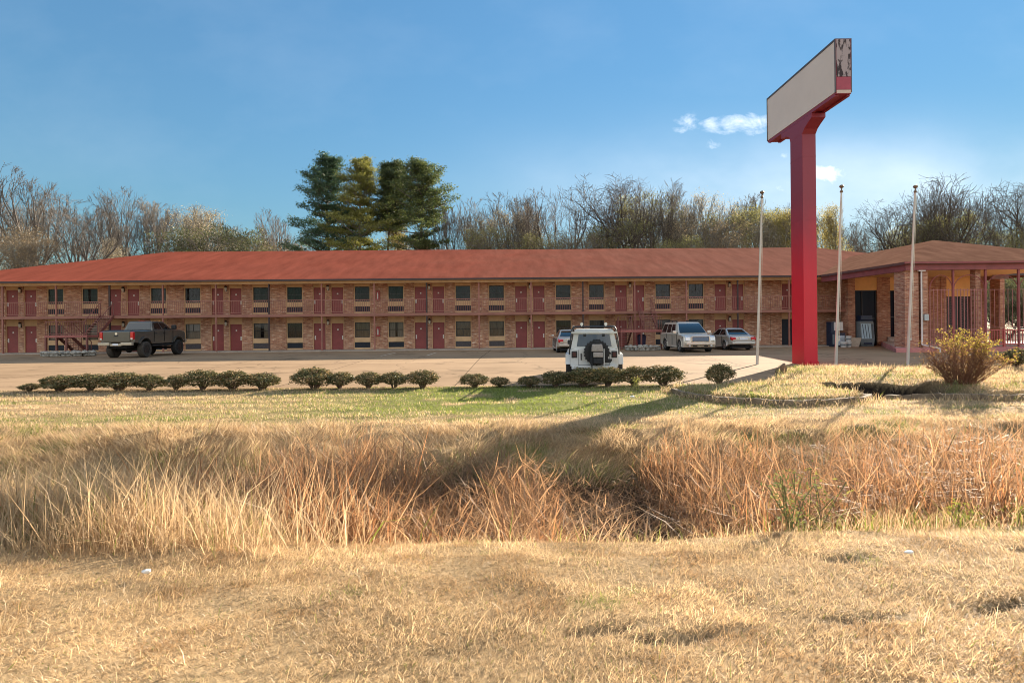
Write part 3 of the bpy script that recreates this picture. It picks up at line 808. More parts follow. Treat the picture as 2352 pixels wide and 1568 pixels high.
# ---------------------------------------------------------------- office porch
def build_office():
    BR = brick_mat('office_brick', [(0.20, 0.08, 0.055), (0.38, 0.155, 0.095), (0.47, 0.205, 0.12), (0.53, 0.28, 0.165), (0.68, 0.48, 0.35)], (0.46, 0.31, 0.22))
    TANP = pbr('porch_tan_paint', (0.76, 0.44, 0.17), 0.75, var=0.10, vscale=1.5)
    MAR = pbr('maroon_beam_paint', (0.24, 0.06, 0.06), 0.6, var=0.2, vscale=1.5)
    SHG = pbr('brown_roof_shingles', (0.245, 0.125, 0.08), 0.95, c2=(0.165, 0.082, 0.053), vscale=1.4, stretch=(1, .5, 1), bump=.3, bscale=16, spec=0.0)
    PNK = pbr('pink_plinth_paint', (0.46, 0.18, 0.165), 0.75, var=0.2, vscale=1.5)
    IRN = pbr('pink_iron_paint', (0.34, 0.13, 0.115), 0.55, var=0.15, vscale=4)
    REDR = pbr('red_rail_paint', (0.40, 0.085, 0.07), 0.5, var=0.15, vscale=4)
    GLS = glass_mat('dark_lobby_glass', (0.003, 0.005, 0.014), 0.12, 0.08)
    FRM = pbr('lobby_frame_metal', (0.015, 0.014, 0.016), 0.4, var=0.2)
    STN = pbr('pale_stone', (0.52, 0.43, 0.36), 0.85, c2=(0.24, 0.17, 0.14), vscale=7, bump=.5)
    WHT = pbr('downspout_white', (0.66, 0.64, 0.60), 0.5, var=0.1)
    GRY = pbr('grey_meter_box', (0.42, 0.45, 0.44), 0.5, var=0.1)
    LAT = pbr('lattice_paint', (0.20, 0.11, 0.11), 0.6, var=0.2)
    FLR = pbr('porch_floor', (0.42, 0.33, 0.27), 0.8, var=0.2, vscale=2)
    root = thing('office_porch', 'brick motel office porch with brown hipped roof, iron railings and pink plinth', 'motel office', (23.1, 33.2, 0))
    root_inv = Vector((23.1, 33.2, 0))
    def W(mb):                      # written in world x,y - brought to the root's place
        mb.v = [(x - 23.1, y - 33.2, z) for x, y, z in mb.v]; return mb
    # roof: ridge running back to the motel, hipped at the front
    x0, x1, y0, ze, zr, w = 23.1, 36.4, 33.2, 5.5, 7.68, 6.65
    yb = 56.0
    mb = MB(); mb.add([(x0, y0, ze), (x1, y0, ze), (x1, yb, ze), (x0, yb, ze), ((x0 + x1) / 2, y0 + w, zr), ((x0 + x1) / 2, yb, zr)],
                      [(0, 1, 4), (1, 2, 5, 4), (3, 0, 4, 5)])
    ro = W(mb).build('roof', SHG, root)
    mb = MB(); mb.box(x0 - .03, x1 + .03, y0 - .03, y0 + .04, ze - .16, ze - .004); mb.box(x0 - .03, x0 + .04, y0 + .04, 42.2, ze - .16, ze - .004)
    W(mb).build('fascia', pbr('fascia_paint', (0.12, 0.05, 0.04), .6, var=.2), ro)
    mb = MB(); mb.box(x0 - .1, x1, y0 - .14, y0 - .035, ze - .12, ze - .02); W(mb).build('gutter', MAR, ro)
    mb = MB(); mb.box(x0 + .04, x1, y0 + .04, 43.3, 5.36, 5.40); W(mb).build('soffit', TANP, ro)
    mb = MB(); mb.box(x0 + .1, x1, y0 + .12, y0 + .36, 5.02, 5.36); W(mb).build('front_beam', MAR, root)
    mb = MB(); mb.box(x0 + .1, x0 + .34, y0 + .361, 42.4, 4.98, 5.36); W(mb).build('side_beam', MAR, root)
    # plinth / porch floor
    mb = MB(); mb.prism([(22.05, 32.5), (40, 32.5), (40, 43.3), (28.2, 43.3), (27.2, 41.6)], -.1, .45)
    W(mb).build('plinth', PNK, root, bevel=.015)
    mb = MB(); mb.prism([(23.0, 33.9), (39.9, 33.9), (39.9, 43.2), (28.3, 43.2), (27.3, 41.6)], .451, .47); W(mb).build('porch_floor', FLR, root)
    # corner pillars
    for bx in ((23.3, 24.12, 33.55, 34.5), (24.32, 24.62, 33.5, 34.3), (25.25, 25.78, 42.5, 43.4), (36.4, 36.75, 42.2, 43.1), (36.0, 36.4, 33.5, 34.2)):
        mb = MB(); mb.box(bx[0], bx[1], bx[2], bx[3], .02, 5.36); W(mb).build('brick_pillar', BR, root)
    # downspout between them
    mb = MB(); pts = [(24.22, 33.45, 5.0), (24.22, 33.45, .62), (24.22, 32.42, .5), (24.5, 32.42, .42), (24.5, 32.42, 0.02)]
    for a, c in zip(pts, pts[1:]): mb.tube(a, c, .045, n=6)
    mb.box(24.0, 24.42, 33.36, 33.5, 4.95, 5.06)
    W(mb).build('downspout', WHT, root)
    mb = MB(); mb.box(24.34, 24.58, 33.36, 33.5, 2.05, 2.42); W(mb).build('meter_box', GRY, root, bevel=.012)
    # back wall facing the forecourt: openings 25.8-28.0 lobby door, 28.95-29.85 window, 33.3-35.2 doors
    Y0, Y1 = 43.4, 43.7
    mb = MB()
    for a, c in ((28.02, 28.78), (29.85, 32.9), (33.3, 33.32), (35.2, 36.4)): mb.box(a, c, Y0, Y1, .0, 5.38)
    mb.box(28.78, 29.02, Y0, Y1, .8, 5.38)
    W(mb).build('wall', BR, root)
    mb = MB(); mb.box(32.9, 33.3, Y0 - .05, Y1, 0, 5.38); W(mb).build('brick_pillar', BR, root)
    for pa, pb, pz in ((25.78, 28.02, 4.4), (29.02, 29.85, 4.35), (33.32, 35.2, 3.85)):
        mb = MB(); mb.box(pa, pb, Y0 + .03, Y1, pz, 5.38); W(mb).build('infill_panel', TANP, root)
    d = MB(); d.box(25.8, 28.0, Y0 + .16, Y0 + .2, .05, 4.38); do = W(d).build('lobby_door', GLS, root)
    f = MB()
    for q in (25.8, 26.88, 27.94): f.box(q, q + .06, Y0 + .1, Y0 + .16, .05, 4.38)
    for q in (.05, 2.2, 4.32): f.box(25.86, 27.94, Y0 + .11, Y0 + .155, q, q + .06)
    W(f).build('frame', FRM, do)
    d = MB(); d.box(29.02, 29.85, Y0 + .16, Y0 + .2, .8, 4.35); wo = W(d).build('window', GLS, root)
    f = MB(); f.box(29.02, 29.06, Y0 + .1, Y0 + .16, .8, 4.35); f.box(29.81, 29.85, Y0 + .1, Y0 + .16, .8, 4.35); f.box(29.4, 29.44, Y0 + .1, Y0 + .16, .8, 4.35); f.box(29.06, 29.81, Y0 + .11, Y0 + .155, 2.3, 2.36); W(f).build('frame', FRM, wo)
    mb = MB(); mb.box(28.76, 29.9, Y0 - .12, Y0 - .002, 0, .72); mb.box(28.72, 29.94, Y0 - .16, Y0 + .05, .722, .8); W(mb).build('stone_sill', STN, root)
    d = MB(); d.box(33.32, 35.2, Y0 + .2, Y0 + .24, .45, 3.85); do = W(d).build('porch_door', FRM, root)
    f = MB()
    for a, c in ((33.36, 34.1), (34.42, 35.16)):
        f.box(a, a + .04, Y0 + .1, Y0 + .14, .5, 3.8); f.box(c - .04, c, Y0 + .1, Y0 + .14, .5, 3.8)
        for k in range(17):
            z = .5 + k * .195
            f.tube((a, Y0 + .12, z), (c, Y0 + .12, min(3.8, z + .4)), .012, n=4); f.tube((c, Y0 + .12, z), (a, Y0 + .12, min(3.8, z + .4)), .012, n=4)
    W(f).build('lattice', LAT, do)
    # a doorway bay nearer the corner, half hidden
    # ironwork along the front
    px = [24.66, 26.08, 27.99, 29.95, 31.9, 33.9, 36.0]; yf = 33.45
    for q in px[1:-1]:
        mb = MB(); mb.box(q - .05, q + .05, yf - .05, yf + .05, .45, 5.02); W(mb).build('porch_post', MAR, root)
    mb = MB(); mb.box(27.62, 27.92, 33.7, 34.1, .45, 5.36); W(mb).build('brick_pillar', BR, root)
    for k, (a, c) in enumerate(zip(px, px[1:])):
        a2, c2 = a + .05, c - .05
        m = MB()
        # arch
        cx, rx, rz, zs = (a + c) / 2, (c - a) / 2 - .04, .85, 3.86
        pr = None
        for q in range(17):
            t = PI * q / 16; p = (cx - rx * math.cos(t), yf, zs + rz * math.sin(t))
            if pr: m.tube(pr, p, .022, n=5)
            pr = p
        W(m).build('iron_arch', MAR, root)
        m = MB()
        if k < 2:
            for z in (.6, 1.5, 3.84): m.box(a2, c2, yf - .014, yf + .014, z - .016, z + .016)
            n = int((c2 - a2) / .20)
            for q in range(n + 1):
                x = a2 + (c2 - a2) * q / n; m.box(x - .017, x + .017, yf - .015, yf + .015, .5, 3.9)
                if q < n: x += (c2 - a2) / n / 2; m.box(x - .009, x + .009, yf - .01, yf + .01, .6, 1.5)
            W(m).build('iron_fence_panel', IRN, root)
        else:
            for z in (.62, 1.45): m.box(a2, c2, yf - .03, yf + .03, z - .03, z + .03)
            n = int((c2 - a2) / .15)
            for q in range(1, n):
                x = a2 + (c2 - a2) * q / n; m.box(x - .018, x + .018, yf - .018, yf + .018, .62, 1.45)
            xm = (a2 + c2) / 2 + .1; m.box(xm - .05, xm + .05, yf - .05, yf + .05, .45, 1.55)
            W(m).build('picket_railing', REDR, root)
            m = MB()
            for z in (1.6, 3.84): m.box(a2, c2, yf + .05 - .012, yf + .05 + .012, z - .012, z + .012)
            for q in range(8):
                x = a2 + (c2 - a2) * q / 7; m.box(x - .011, x + .011, yf + .04, yf + .06, 1.6, 3.84)
            W(m).build('iron_fence_panel', IRN, root)
    # vent on the tan soffit
    mb = MB(); mb.box(35.0, 36.2, 41.2, 41.24, 5.0, 5.3)
    W(mb).build('vent', LAT, root)
    return root

# ---------------------------------------------------------------- sign and flagpoles
def build_sign():
    m, nt, b = _principled('red_sign_paint_shaded')
    b.inputs['Roughness'].default_value = 0.45
    tc = N(nt, 'ShaderNodeTexCoord'); sp = N(nt, 'ShaderNodeSeparateXYZ'); L(nt, tc.outputs['Object'], sp.inputs[0])
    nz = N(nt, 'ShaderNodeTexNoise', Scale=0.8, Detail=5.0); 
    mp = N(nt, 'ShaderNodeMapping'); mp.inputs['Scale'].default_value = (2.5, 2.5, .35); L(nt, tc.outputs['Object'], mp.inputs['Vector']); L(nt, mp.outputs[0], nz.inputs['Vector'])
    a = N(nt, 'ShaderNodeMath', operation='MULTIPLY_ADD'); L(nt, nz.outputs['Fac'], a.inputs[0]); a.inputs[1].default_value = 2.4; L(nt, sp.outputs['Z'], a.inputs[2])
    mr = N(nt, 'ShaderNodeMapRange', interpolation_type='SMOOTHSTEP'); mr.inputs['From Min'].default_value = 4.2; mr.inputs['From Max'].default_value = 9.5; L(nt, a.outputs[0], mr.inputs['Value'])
    cr = N(nt, 'ShaderNodeMixRGB'); L(nt, mr.outputs[0], cr.inputs['Fac']); cr.inputs['Color1'].default_value = (0.55, 0.009, 0.024, 1); cr.inputs['Color2'].default_value = (0.23, 0.022, 0.037, 1)  # ground bounce low down and shade higher up, put into the red
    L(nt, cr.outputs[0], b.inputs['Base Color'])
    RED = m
    FACE = pbr('blank_sign_panel', (0.66, 0.56, 0.48), 0.5, c2=(0.60, 0.505, 0.43), vscale=.5)
    EDGE = pbr('dark_sign_frame', (0.075, 0.06, 0.06), 0.5, var=.2)
    PEEL = pbr('peeling_grey_paint', (0.31, 0.255, 0.255), 0.8, c2=(0.03, 0.02, 0.022), vscale=2.6, stretch=(2.6, 1, .9))
    for el, ps in zip([n for n in PEEL.node_tree.nodes if n.bl_idname == 'ShaderNodeValToRGB'][0].color_ramp.elements, (.445, .50)): el.position = ps
    RST = pbr('maroon_sign_end', (0.30, 0.045, 0.07), 0.6, var=.12)
    CRM = pbr('cream_strip', (0.5, 0.4, 0.33), 0.6, var=.1)
    root = thing('pylon_sign', 'tall red roadside sign pylon carrying a blank cream panel box', 'sign', (13.3, 25.75, 0))
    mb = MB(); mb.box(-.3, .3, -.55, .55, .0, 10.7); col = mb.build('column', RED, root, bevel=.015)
    for q in (3.1, 6.6, 9.4):
        mb = MB(); mb.box(-.306, .306, -.556, .556, q, q + .022); mb.build('weld_seam', EDGE if q < 0 else RED, col)
    mb = MB(); mb.box(-.38, .42, -.62, .62, -.05, .10)
    for q in (-.28, .0, .3):
        mb.box(q - .02, q + .02, -.6, -.551, .1, .3)
    mb.build('base_plate', RED, root, bevel=.01)
    # flared head
    mb = MB(); mb.xprism([(-.55, 10.40), (-.72, 10.58), (-1.0, 10.72), (-1.35, 10.86), (-1.35, 11.05), (1.4, 11.05), (1.4, 10.80), (.9, 10.76), (.62, 10.62), (.55, 10.40)], -.302, .302)
    mb.build('bracket', RED, root, bevel=.01)
    # panel box
    y0, y1, z0, z1 = -3.2, 2.85, 11.12, 13.3
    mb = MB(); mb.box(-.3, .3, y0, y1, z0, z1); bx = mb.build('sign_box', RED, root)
    mb = MB(); mb.box(-.318, -.302, y0 + .06, y1 - .06, z0 + .08, z1 - .07); mb.build('sign_face', FACE, bx)
    mb = MB(); mb.box(.302, .318, y0 + .06, y1 - .06, z0 + .08, z1 - .07); mb.build('sign_face', FACE, bx)
    mb = MB()
    for s in (-1, 1):
        xa, xb = (-.335, -.30) if s < 0 else (.30, .335)
        mb.box(xa, xb, y0, y1, z1 - .065, z1 + .02); mb.box(xa, xb, y0, y0 + .05, z0 + .06, z1 - .066); mb.box(xa, xb, y1 - .05, y1, z0 + .06, z1 - .066)
    mb.box(-.30, .30, y0, y1, z1 + .001, z1 + .02)
    mb.build('frame', EDGE, bx)
    mb = MB(); mb.box(-.28, .28, y0 - .012, y0 - .001, z0 + .68, z1 - .02); mb.build('end_panel', PEEL, bx)
    mb = MB(); mb.box(-.28, .28, y0 - .010, y0 - .001, z0 + .16, z0 + .66); mb.build('end_panel', RST, bx)
    mb = MB(); mb.box(-.28, .28, y0 - .012, y0 - .001, z0 + .02, z0 + .15); mb.build('end_panel', CRM, bx)
    mb = MB(); mb.box(-.302, -.18, -3.1, 2.75, 11.055, 11.118); mb.box(.18, .302, -3.1, 2.75, 11.055, 11.118); mb.build('support_rail', RED, root)

def build_flagpoles():
    ST = pbr('weathered_pole_paint', (0.50, 0.46, 0.39), 0.55, var=.16, vscale=3, stretch=(1, 1, .3))
    BR = pbr('bronze_finial', (0.16, 0.11, 0.07), 0.4, metal=.6, var=.2)
    proto = None
    dat = [(11.2, 25.9, 0.06, 7.95, .30, 'bare flagpole on the grass mound left of the red sign pylon'),
           (14.2, 24.85, 0.05, 8.0, .33, 'bare flagpole close to the right of the red sign pylon'),
           (17.45, 25.0, 0.05, 8.0, .43, 'bare flagpole in front of the brick office porch corner')]
    for i, (x, y, z, h, lean, lab) in enumerate(dat):
        if proto is None:
            root = thing('flagpole', lab, 'flagpole', (x, y, z), 0, 'three bare flagpoles'); proto = root
            mb = MB(); mb.lathe([(.062, -.1), (.062, .9), (.054, 3), (.038, 7.2), (.032, 7.75)], 12); p = mb.build('pole', ST, root, smooth=40)
            mb = MB(); mb.tube((0, 0, 7.75), (0, 0, 7.86), .03, n=8); mb.sphere((0, 0, 7.93), .095, 12, 8, (1, 1, .8)); mb.lathe([(.05, 7.66), (.07, 7.70), (.05, 7.75)], 10)
            mb.build('finial', BR, root, smooth=50)
            mb = MB(); mb.tube((.12, 0, 1.2), (.075, 0, 7.6), .006, n=4); mb.box(.06, .12, -.02, .02, 1.15, 1.25); mb.build('rope', ST, root)
        else:
            root = copy_tree(proto); root['label'] = lab; root.location = (x, y, z)
        root.rotation_euler = (0, math.atan2(lean, h), 0.0)

# ---------------------------------------------------------------- things on the forecourt and beds
def build_small():
    NAVY = pbr('machine_navy', (0.012, 0.022, 0.05), .4, var=.2)
    BLU = pbr('pale_blue_panel', (0.32, 0.45, 0.52), .35, var=.25, vscale=6, stretch=(4, 1, .4))
    WHT = pbr('machine_white', (0.62, 0.60, 0.56), .5, var=.1)
    DRKG = glass_mat('machine_glass', (.006, .009, .014), .08, .4)
    GREY = pbr('machine_grey', (0.16, 0.19, 0.20), .5, var=.15)
    CLAY = pbr('pale_clay', (0.50, 0.42, 0.33), .85, var=.15, vscale=6)
    SOILM = pbr('pot_soil', (0.05, 0.035, 0.025), .95, var=.3, vscale=20)
    # drinks machine before the lobby door
    t = thing('vending_machine', 'drinks vending machine with a slanted pale blue front by the dark lobby door', 'vending machine', (26.4, 42.4, .15))
    mb = MB(); mb.xprism([(-.32, 0), (-.42, .55), (-.30, 1.72), (-.22, 1.88), (.4, 1.88), (.4, 0)], -.5, .5); b = mb.build('cabinet', GREY, t, bevel=.02)
    mb = MB()
    def fp(x, s, off):          # on the slanted front
        y0, z0, y1, z1 = -.42, .55, -.30, 1.72
        return (x, y0 + (y1 - y0) * s - off, z0 + (z1 - z0) * s)
    mb.add([fp(-.45, .03, .006), fp(.28, .03, .006), fp(.28, .97, .006), fp(-.45, .97, .006)], [(0, 1, 2, 3)]); mb.build('front_panel', BLU, b, recalc=False)
    for k in range(3):
        mb = MB(); x = -.30 + k * .2
        mb.add([fp(x, .06, .010), fp(x + .05, .06, .010), fp(x - .02, .94, .010), fp(x - .07, .94, .010)], [(0, 1, 2, 3)]); mb.build('dark_stripe', NAVY, b, recalc=False)
    mb = MB(); mb.add([fp(.31, .05, .008), fp(.46, .05, .008), fp(.46, .95, .008), fp(.31, .95, .008)], [(0, 1, 2, 3)]); mb.build('selection_panel', DRKG, b, recalc=False)
    mb = MB(); mb.xprism([(-.2, 1.88), (-.3, 2.0), (-.26, 2.3), (.3, 2.3), (.3, 1.88)], -.42, .42); mb.build('top_box', NAVY, b)
    mb = MB(); mb.box(-.3, .3, -.44, -.385, .14, .3); mb.build('dispensing_slot', NAVY, b)
    # ice chest / counter with white panels
    t = thing('ice_machine', 'dark ice machine with two white square panels between sign pylon and flagpole', 'ice machine', (24.15, 42.2, .15), R(1))
    mb = MB(); mb.box(-.5, .5, -.35, .4, 0, 1.02); mb.build('cabinet', NAVY, t, bevel=.02)
    mb = MB(); mb.box(-.5, .12, -.2, .4, 1.022, 1.85); mb.build('upper_cabinet', NAVY, t, bevel=.02)
    mb = MB(); mb.box(-.28, .42, -.365, -.352, .12, .82); mb.build('white_panel', pbr('blue_white_panel', (.5, .56, .62), .5, var=.1), t)
    mb = MB(); mb.box(-.28, .4, -.23, -.202, 1.2, 1.83); mb.build('white_panel', WHT, t)
    mb = MB(); mb.box(-.47, -.33, -.37, -.352, .2, .9); mb.build('coin_panel', GREY, t)
    # square planter pot and white tubs
    def pot(x, y, z, w0, w1, h, mat, name, lab, cat, soil=True):
        t = thing(name, lab, cat, (x, y, z))
        mb = MB(); a, b = w0 / 2, w1 / 2
        mb.add([(-a, -a, 0), (a, -a, 0), (a, a, 0), (-a, a, 0), (-b, -b, h), (b, -b, h), (b, b, h), (-b, b, h),
                (-b + .04, -b + .04, h), (b - .04, -b + .04, h), (b - .04, b - .04, h), (-b + .04, b - .04, h),
                (-b + .05, -b + .05, h - .06), (b - .05, -b + .05, h - .06), (b - .05, b - .05, h - .06), (-b + .05, b - .05, h - .06)],
               [(0, 3, 2, 1), (0, 1, 5, 4), (1, 2, 6, 5), (2, 3, 7, 6), (3, 0, 4, 7), (4, 5, 9, 8), (5, 6, 10, 9), (6, 7, 11, 10), (7, 4, 8, 11), (8, 9, 13, 12), (9, 10, 14, 13), (10, 11, 15, 14), (11, 8, 12, 15)])
        mb.build('pot', mat, t, bevel=.008)
        mb = MB(); mb.box(-b + .05, b - .05, -b + .05, b - .05, h - .07, h - .062); mb.build('soil' if soil else 'lining', SOILM, t)
        return t
    pot(25.05, 41.7, .15, .62, .86, .66, CLAY, 'planter_pot', 'square tapered pale clay pot standing left of the vending machine', 'plant pot')
    def tub(x, y, z, r, h, lab):
        t = thing('storage_tub', lab, 'tub', (x, y, z), 0, 'white tubs by the flagpole')
        mb = MB(); mb.lathe([(r * .8, 0), (r, h), (r * 1.08, h), (r * 1.08, h - .04), (r * .96, h - .04)], 14); mb.build('tub', WHT, t, smooth=40)
        mb = MB(); mb.lathe([(r * 1.04, h), (r * 1.04, h + .03), (.02, h + .04)], 14); mb.build('lid', WHT, t)
        mb = MB(); mb.lathe([(r * .93, h * .3), (r * .97, h * .6)], 14); mb.build('label_band', GREY, t)
        return t
    tub(24.0, 41.0, .15, .22, .4, 'low white tub with dark band on the forecourt left of its flagpole')
    tub(24.55, 41.3, .15, .19, .38, 'lower white tub of two stacked by the pale clay pot')
    tub(24.55, 41.3, .575, .18, .36, 'upper white tub stacked on another by the pale clay pot')
    # blue bin under the right stairs
    BLUE = pbr('navy_plastic', (0.018, 0.014, 0.06), .45, var=.15)
    t = thing('trash_bin', 'dark blue plastic trash bin under the right hand staircase', 'trash bin', (9.35, 40.9, .16))
    mb = MB(); mb.prism([(-.27, -.27), (.27, -.27), (.27, .27), (-.27, .27)], 0, .95)
    mb.v = [(x * (.82 + .18 * z / .95), y * (.82 + .18 * z / .95), z) for x, y, z in mb.v]; mb.build('bin', BLUE, t, bevel=.03)
    mb = MB(); mb.box(-.3, .3, -.3, .3, .952, 1.0); mb.box(-.22, .22, -.22, .22, 1.0, 1.06); mb.build('lid', BLUE, t, bevel=.02)
    # rubble stone planters
    STN = pbr('rubble_stone', (0.46, 0.42, 0.35), .9, c2=(0.13, 0.12, 0.10), vscale=5, bump=.6, bscale=9)
    rnd = random.Random(12)
    for (cx, cy, rx, ry, lab) in ((-29.7, 37.9, 1.55, .8, 'low rubble stone planter on the lot left of the pickup truck'),
                                  (8.9, 38.6, 1.05, .8, 'low rubble stone planter between the white jeep and champagne SUV')):
        t = thing('stone_planter', lab, 'planter', (cx, cy, .18), 0, 'stone planters at the stairs')
        mb = MB()
        for lay in range(2):
            n = int(2 * PI * max(rx, ry) / .36)
            for k in range(n):
                a = 2 * PI * (k + .5 * lay) / n + rnd.uniform(-.05, .05)
                x, y = rx * math.cos(a), ry * math.sin(a)
                s = rnd.uniform(.13, .2)
                mb.sphere((x, y, .09 + .16 * lay), s, 7, 5, (1.15, .9, .62 * rnd.uniform(.8, 1.2)))
        mb.v = [(x + .02 * math.sin(31 * y + 17 * z), y + .02 * math.sin(27 * x + 5 * z), max(z, -.03) + .015 * math.sin(23 * x + 19 * y)) for x, y, z in mb.v]
        mb.build('stone_rim', STN, t, smooth=30)
        mb = MB(); mb.prism([(.9 * rx * math.cos(a * PI / 8), .9 * ry * math.sin(a * PI / 8)) for a in range(16)], 0, .2); mb.build('soil', SOILM, t)
    # edging kerbs of the raised beds
    CON = pbr('edging_concrete', (0.24, 0.18, 0.12), .95, c2=(0.11, 0.08, 0.052), vscale=3, bump=.6, bscale=14)
    for b, a0, a1, lab in ((BED1, 180, 352, 'curved low concrete edging round the grassy bed left of the dark hollow'),
                           (BED2, 219, 345, 'curved concrete block edging in front of the yellow shrub')):
        t = thing('bed_edging', lab, 'garden edging', (b['cx'], b['cy'], 0), 0, 'edgings of the raised beds')
        n = 9 if b is BED1 else 11
        for k in range(n):
            mb = MB(); t0 = a0 + (a1 - a0) * k / n; t1 = a0 + (a1 - a0) * (k + .985) / n
            vs = []; S = 5
            for q in range(S + 1):
                an = R(t0 + (t1 - t0) * q / S)
                for rr in (.97, 1.02):
                    x, y = b['rx'] * rr * math.cos(an), b['ry'] * rr * math.sin(an)
                    zz = float(terrain(b['cx'] + x * 1.08, b['cy'] + y * 1.08))
                    top = .5 * zz + 0.11 + .012 * math.sin(k * 2.3 + q) + rnd.uniform(-.006, .006)
                    vs += [(x, y, min(zz, 0) - .2), (x, y, top)]
            fs = []
            for q in range(S):
                i = 4 * q; j = i + 4
                fs += [(i + 1, i + 3, j + 3, j + 1), (i + 2, j + 2, j + 3, i + 3), (i, i + 1, j + 1, j), (i, j, j + 2, i + 2)]
            fs += [(0, 2, 3, 1), (4 * S, 4 * S + 1, 4 * S + 3, 4 * S + 2)]
            mb.add(vs, fs); mb.build('edging_block', CON, t, bevel=.012)
    # stump
    WD = pbr('old_wood', (0.20, 0.12, 0.07), .9, var=.35, vscale=6, stretch=(3, 3, .5), bump=.5)
    x, y = 9.55, 20.0; z = float(terrain(x, y))
    t = thing('wooden_stake', 'short broken wooden stake stump standing in the grassy bed', 'stump', (x, y, z))
    mb = MB(); mb.lathe([(.11, -.1), (.1, .05), (.09, .2), (.08, .29)], 9); mb.v = [(px + .012 * math.sin(9 * pz + 5 * py), py, pz + (.05 * math.sin(20 * px) if pz > .25 else 0)) for px, py, pz in mb.v]; mb.build('stake', WD, t, smooth=30)
    mb = MB(); mb.tube((.1, 0, 0), (.14, .02, .2), .035, .025, 7); mb.build('splinter', WD, t)
    # scraps of litter in the grass
    PAP = pbr('white_plastic_scrap', (0.72, 0.70, 0.64), .6, var=.12, vscale=9)
    for i, (x, y, s, lab) in enumerate(((-2.62, 4.02, .024, 'crumpled white scrap lying in the dry grass on the near left'),
                                        (3.0, 4.3, .022, 'crumpled white scrap lying in the dry grass on the near right'),
                                        (3.35, 15.9, .05, 'crumpled white scrap on the green grass below the bushes behind the jeep'))):
        mb = MB(); mb.sphere((0, 0, 0), s, 9, 7, (1.3, 1, .6))
        mb.v = [(px * (1 + .3 * math.sin(90 * py + i)), py * (1 + .3 * math.sin(80 * pz)), pz * (1 + .4 * math.sin(70 * px))) for px, py, pz in mb.v]
        o = mb.build('litter_scrap', PAP, None, smooth=25); o.location = (x, y, float(terrain(x, y)) + s * .9 + .03)
        tag(o, lab, 'litter', 'scraps of litter')
# ---------------------------------------------------------------- vehicles (built nose towards +x, on z=0)
def ribs(prof, ws, xend, mat, name, parent, smooth=38, zmid=None, bevel=0):
    """side outline (x,z) carried across the width; ws = [(y, inset_x, inset_top, inset_bottom)] from the outside in"""
    xs = [p[0] for p in prof]; zs = [p[1] for p in prof]
    xa, xb, za, zb = min(xs), max(xs), min(zs), max(zs)
    xc = (xa + xb) / 2; hl = (xb - xa) / 2
    zmid = (za + zb) / 2 if zmid is None else zmid
    rows = []
    full = [(-y, a, b, c) for y, a, b, c in ws] + [(y, a, b, c) for y, a, b, c in reversed(ws)]
    for y, ix, it, ib in full:
        r = []
        for x, z in prof:
            t = (x - xc) / hl; k = max(0, (abs(t) - .62) / .38) ** 2
            x2 = x - math.copysign(ix * k, t)
            u = max(0, (z - zmid) / max(1e-6, zb - zmid)) if z > zmid else 0
            d = max(0, (zmid - z) / max(1e-6, zmid - za)) if z < zmid else 0
            r.append((x2, y, z - it * u + ib * d))
        rows.append(r)
    mb = MB(); n = len(prof)
    for r in rows: mb.v.extend(r)
    for j in range(len(rows) - 1):
        for i in range(n):
            mb.f.append((j * n + i, j * n + (i + 1) % n, (j + 1) * n + (i + 1) % n, (j + 1) * n + i))
    mb.f.append(tuple(range(n))[::-1]); mb.f.append(tuple(range((len(rows) - 1) * n, len(rows) * n)))
    mb.mi = [0] * len(mb.f)
    return mb.build(name, mat, parent, smooth=smooth, bevel=bevel)

def arch(cx, cz, r, n=9, zb=0):
    """points over a wheel arch, from rear to front along the bottom edge"""
    out = []
    t0 = math.asin(max(-1, min(1, (zb - cz) / r)))
    for k in range(n + 1):
        t = PI - t0 - (PI - 2 * t0) * k / n
        out.append((cx + r * math.cos(t), cz + r * math.sin(t)))
    return out

def wheel(parent, x, y, r, w, tyre, rim, spokes=5, hub=None, rimr=.62, dark=None):
    s = 1 if y > 0 else -1
    mb = MB()
    mb.lathe([(r * rimr * .98, -w / 2 + .02), (r * .9, -w / 2), (r * .98, -w / 2 + .035), (r, -w / 2 + .07), (r, w / 2 - .07), (r * .98, w / 2 - .035), (r * .9, w / 2), (r * rimr * .98, w / 2 - .02)], 26, 'y')
    # tread blocks
    o = mb.build('wheel', tyre, parent, smooth=45); o.location = (x, y, r)
    m = MB(); rr = r * rimr
    m.lathe([(rr, -w / 2 + .03), (rr, w / 2 - .01), (rr * .93, w / 2 - .005), (rr * .9, w / 2 - .05), (rr * .3, w / 2 - .09), (.001, w / 2 - .09)], 24, 'y')
    yo = w / 2
    for k in range(spokes):
        a = 2 * PI * k / spokes
        ca, sa = math.cos(a), math.sin(a); pa, pb = -sa, ca
        h0, h1 = rr * .17, rr * .11
        vs = []
        for q, hh in ((.12, h0), (.93, h1)):
            for sg in (-1, 1):
                for yy in (yo - .07, yo - .02 if q < .5 else yo - .012):
                    vs.append((ca * rr * q + pa * hh * sg, yy, sa * rr * q + pb * hh * sg))
        m.add(vs, [(0, 1, 3, 2), (4, 6, 7, 5), (1, 5, 7, 3), (0, 2, 6, 4), (0, 4, 5, 1), (2, 3, 7, 6)])
    m.lathe([(rr * .2, yo - .08), (rr * .18, yo - .012), (.001, yo - .008)], 12, 'y')
    if s < 0: m.v = [(a, -b, c) for a, b, c in m.v]
    m.build('rim', rim, o, smooth=35)
    return o

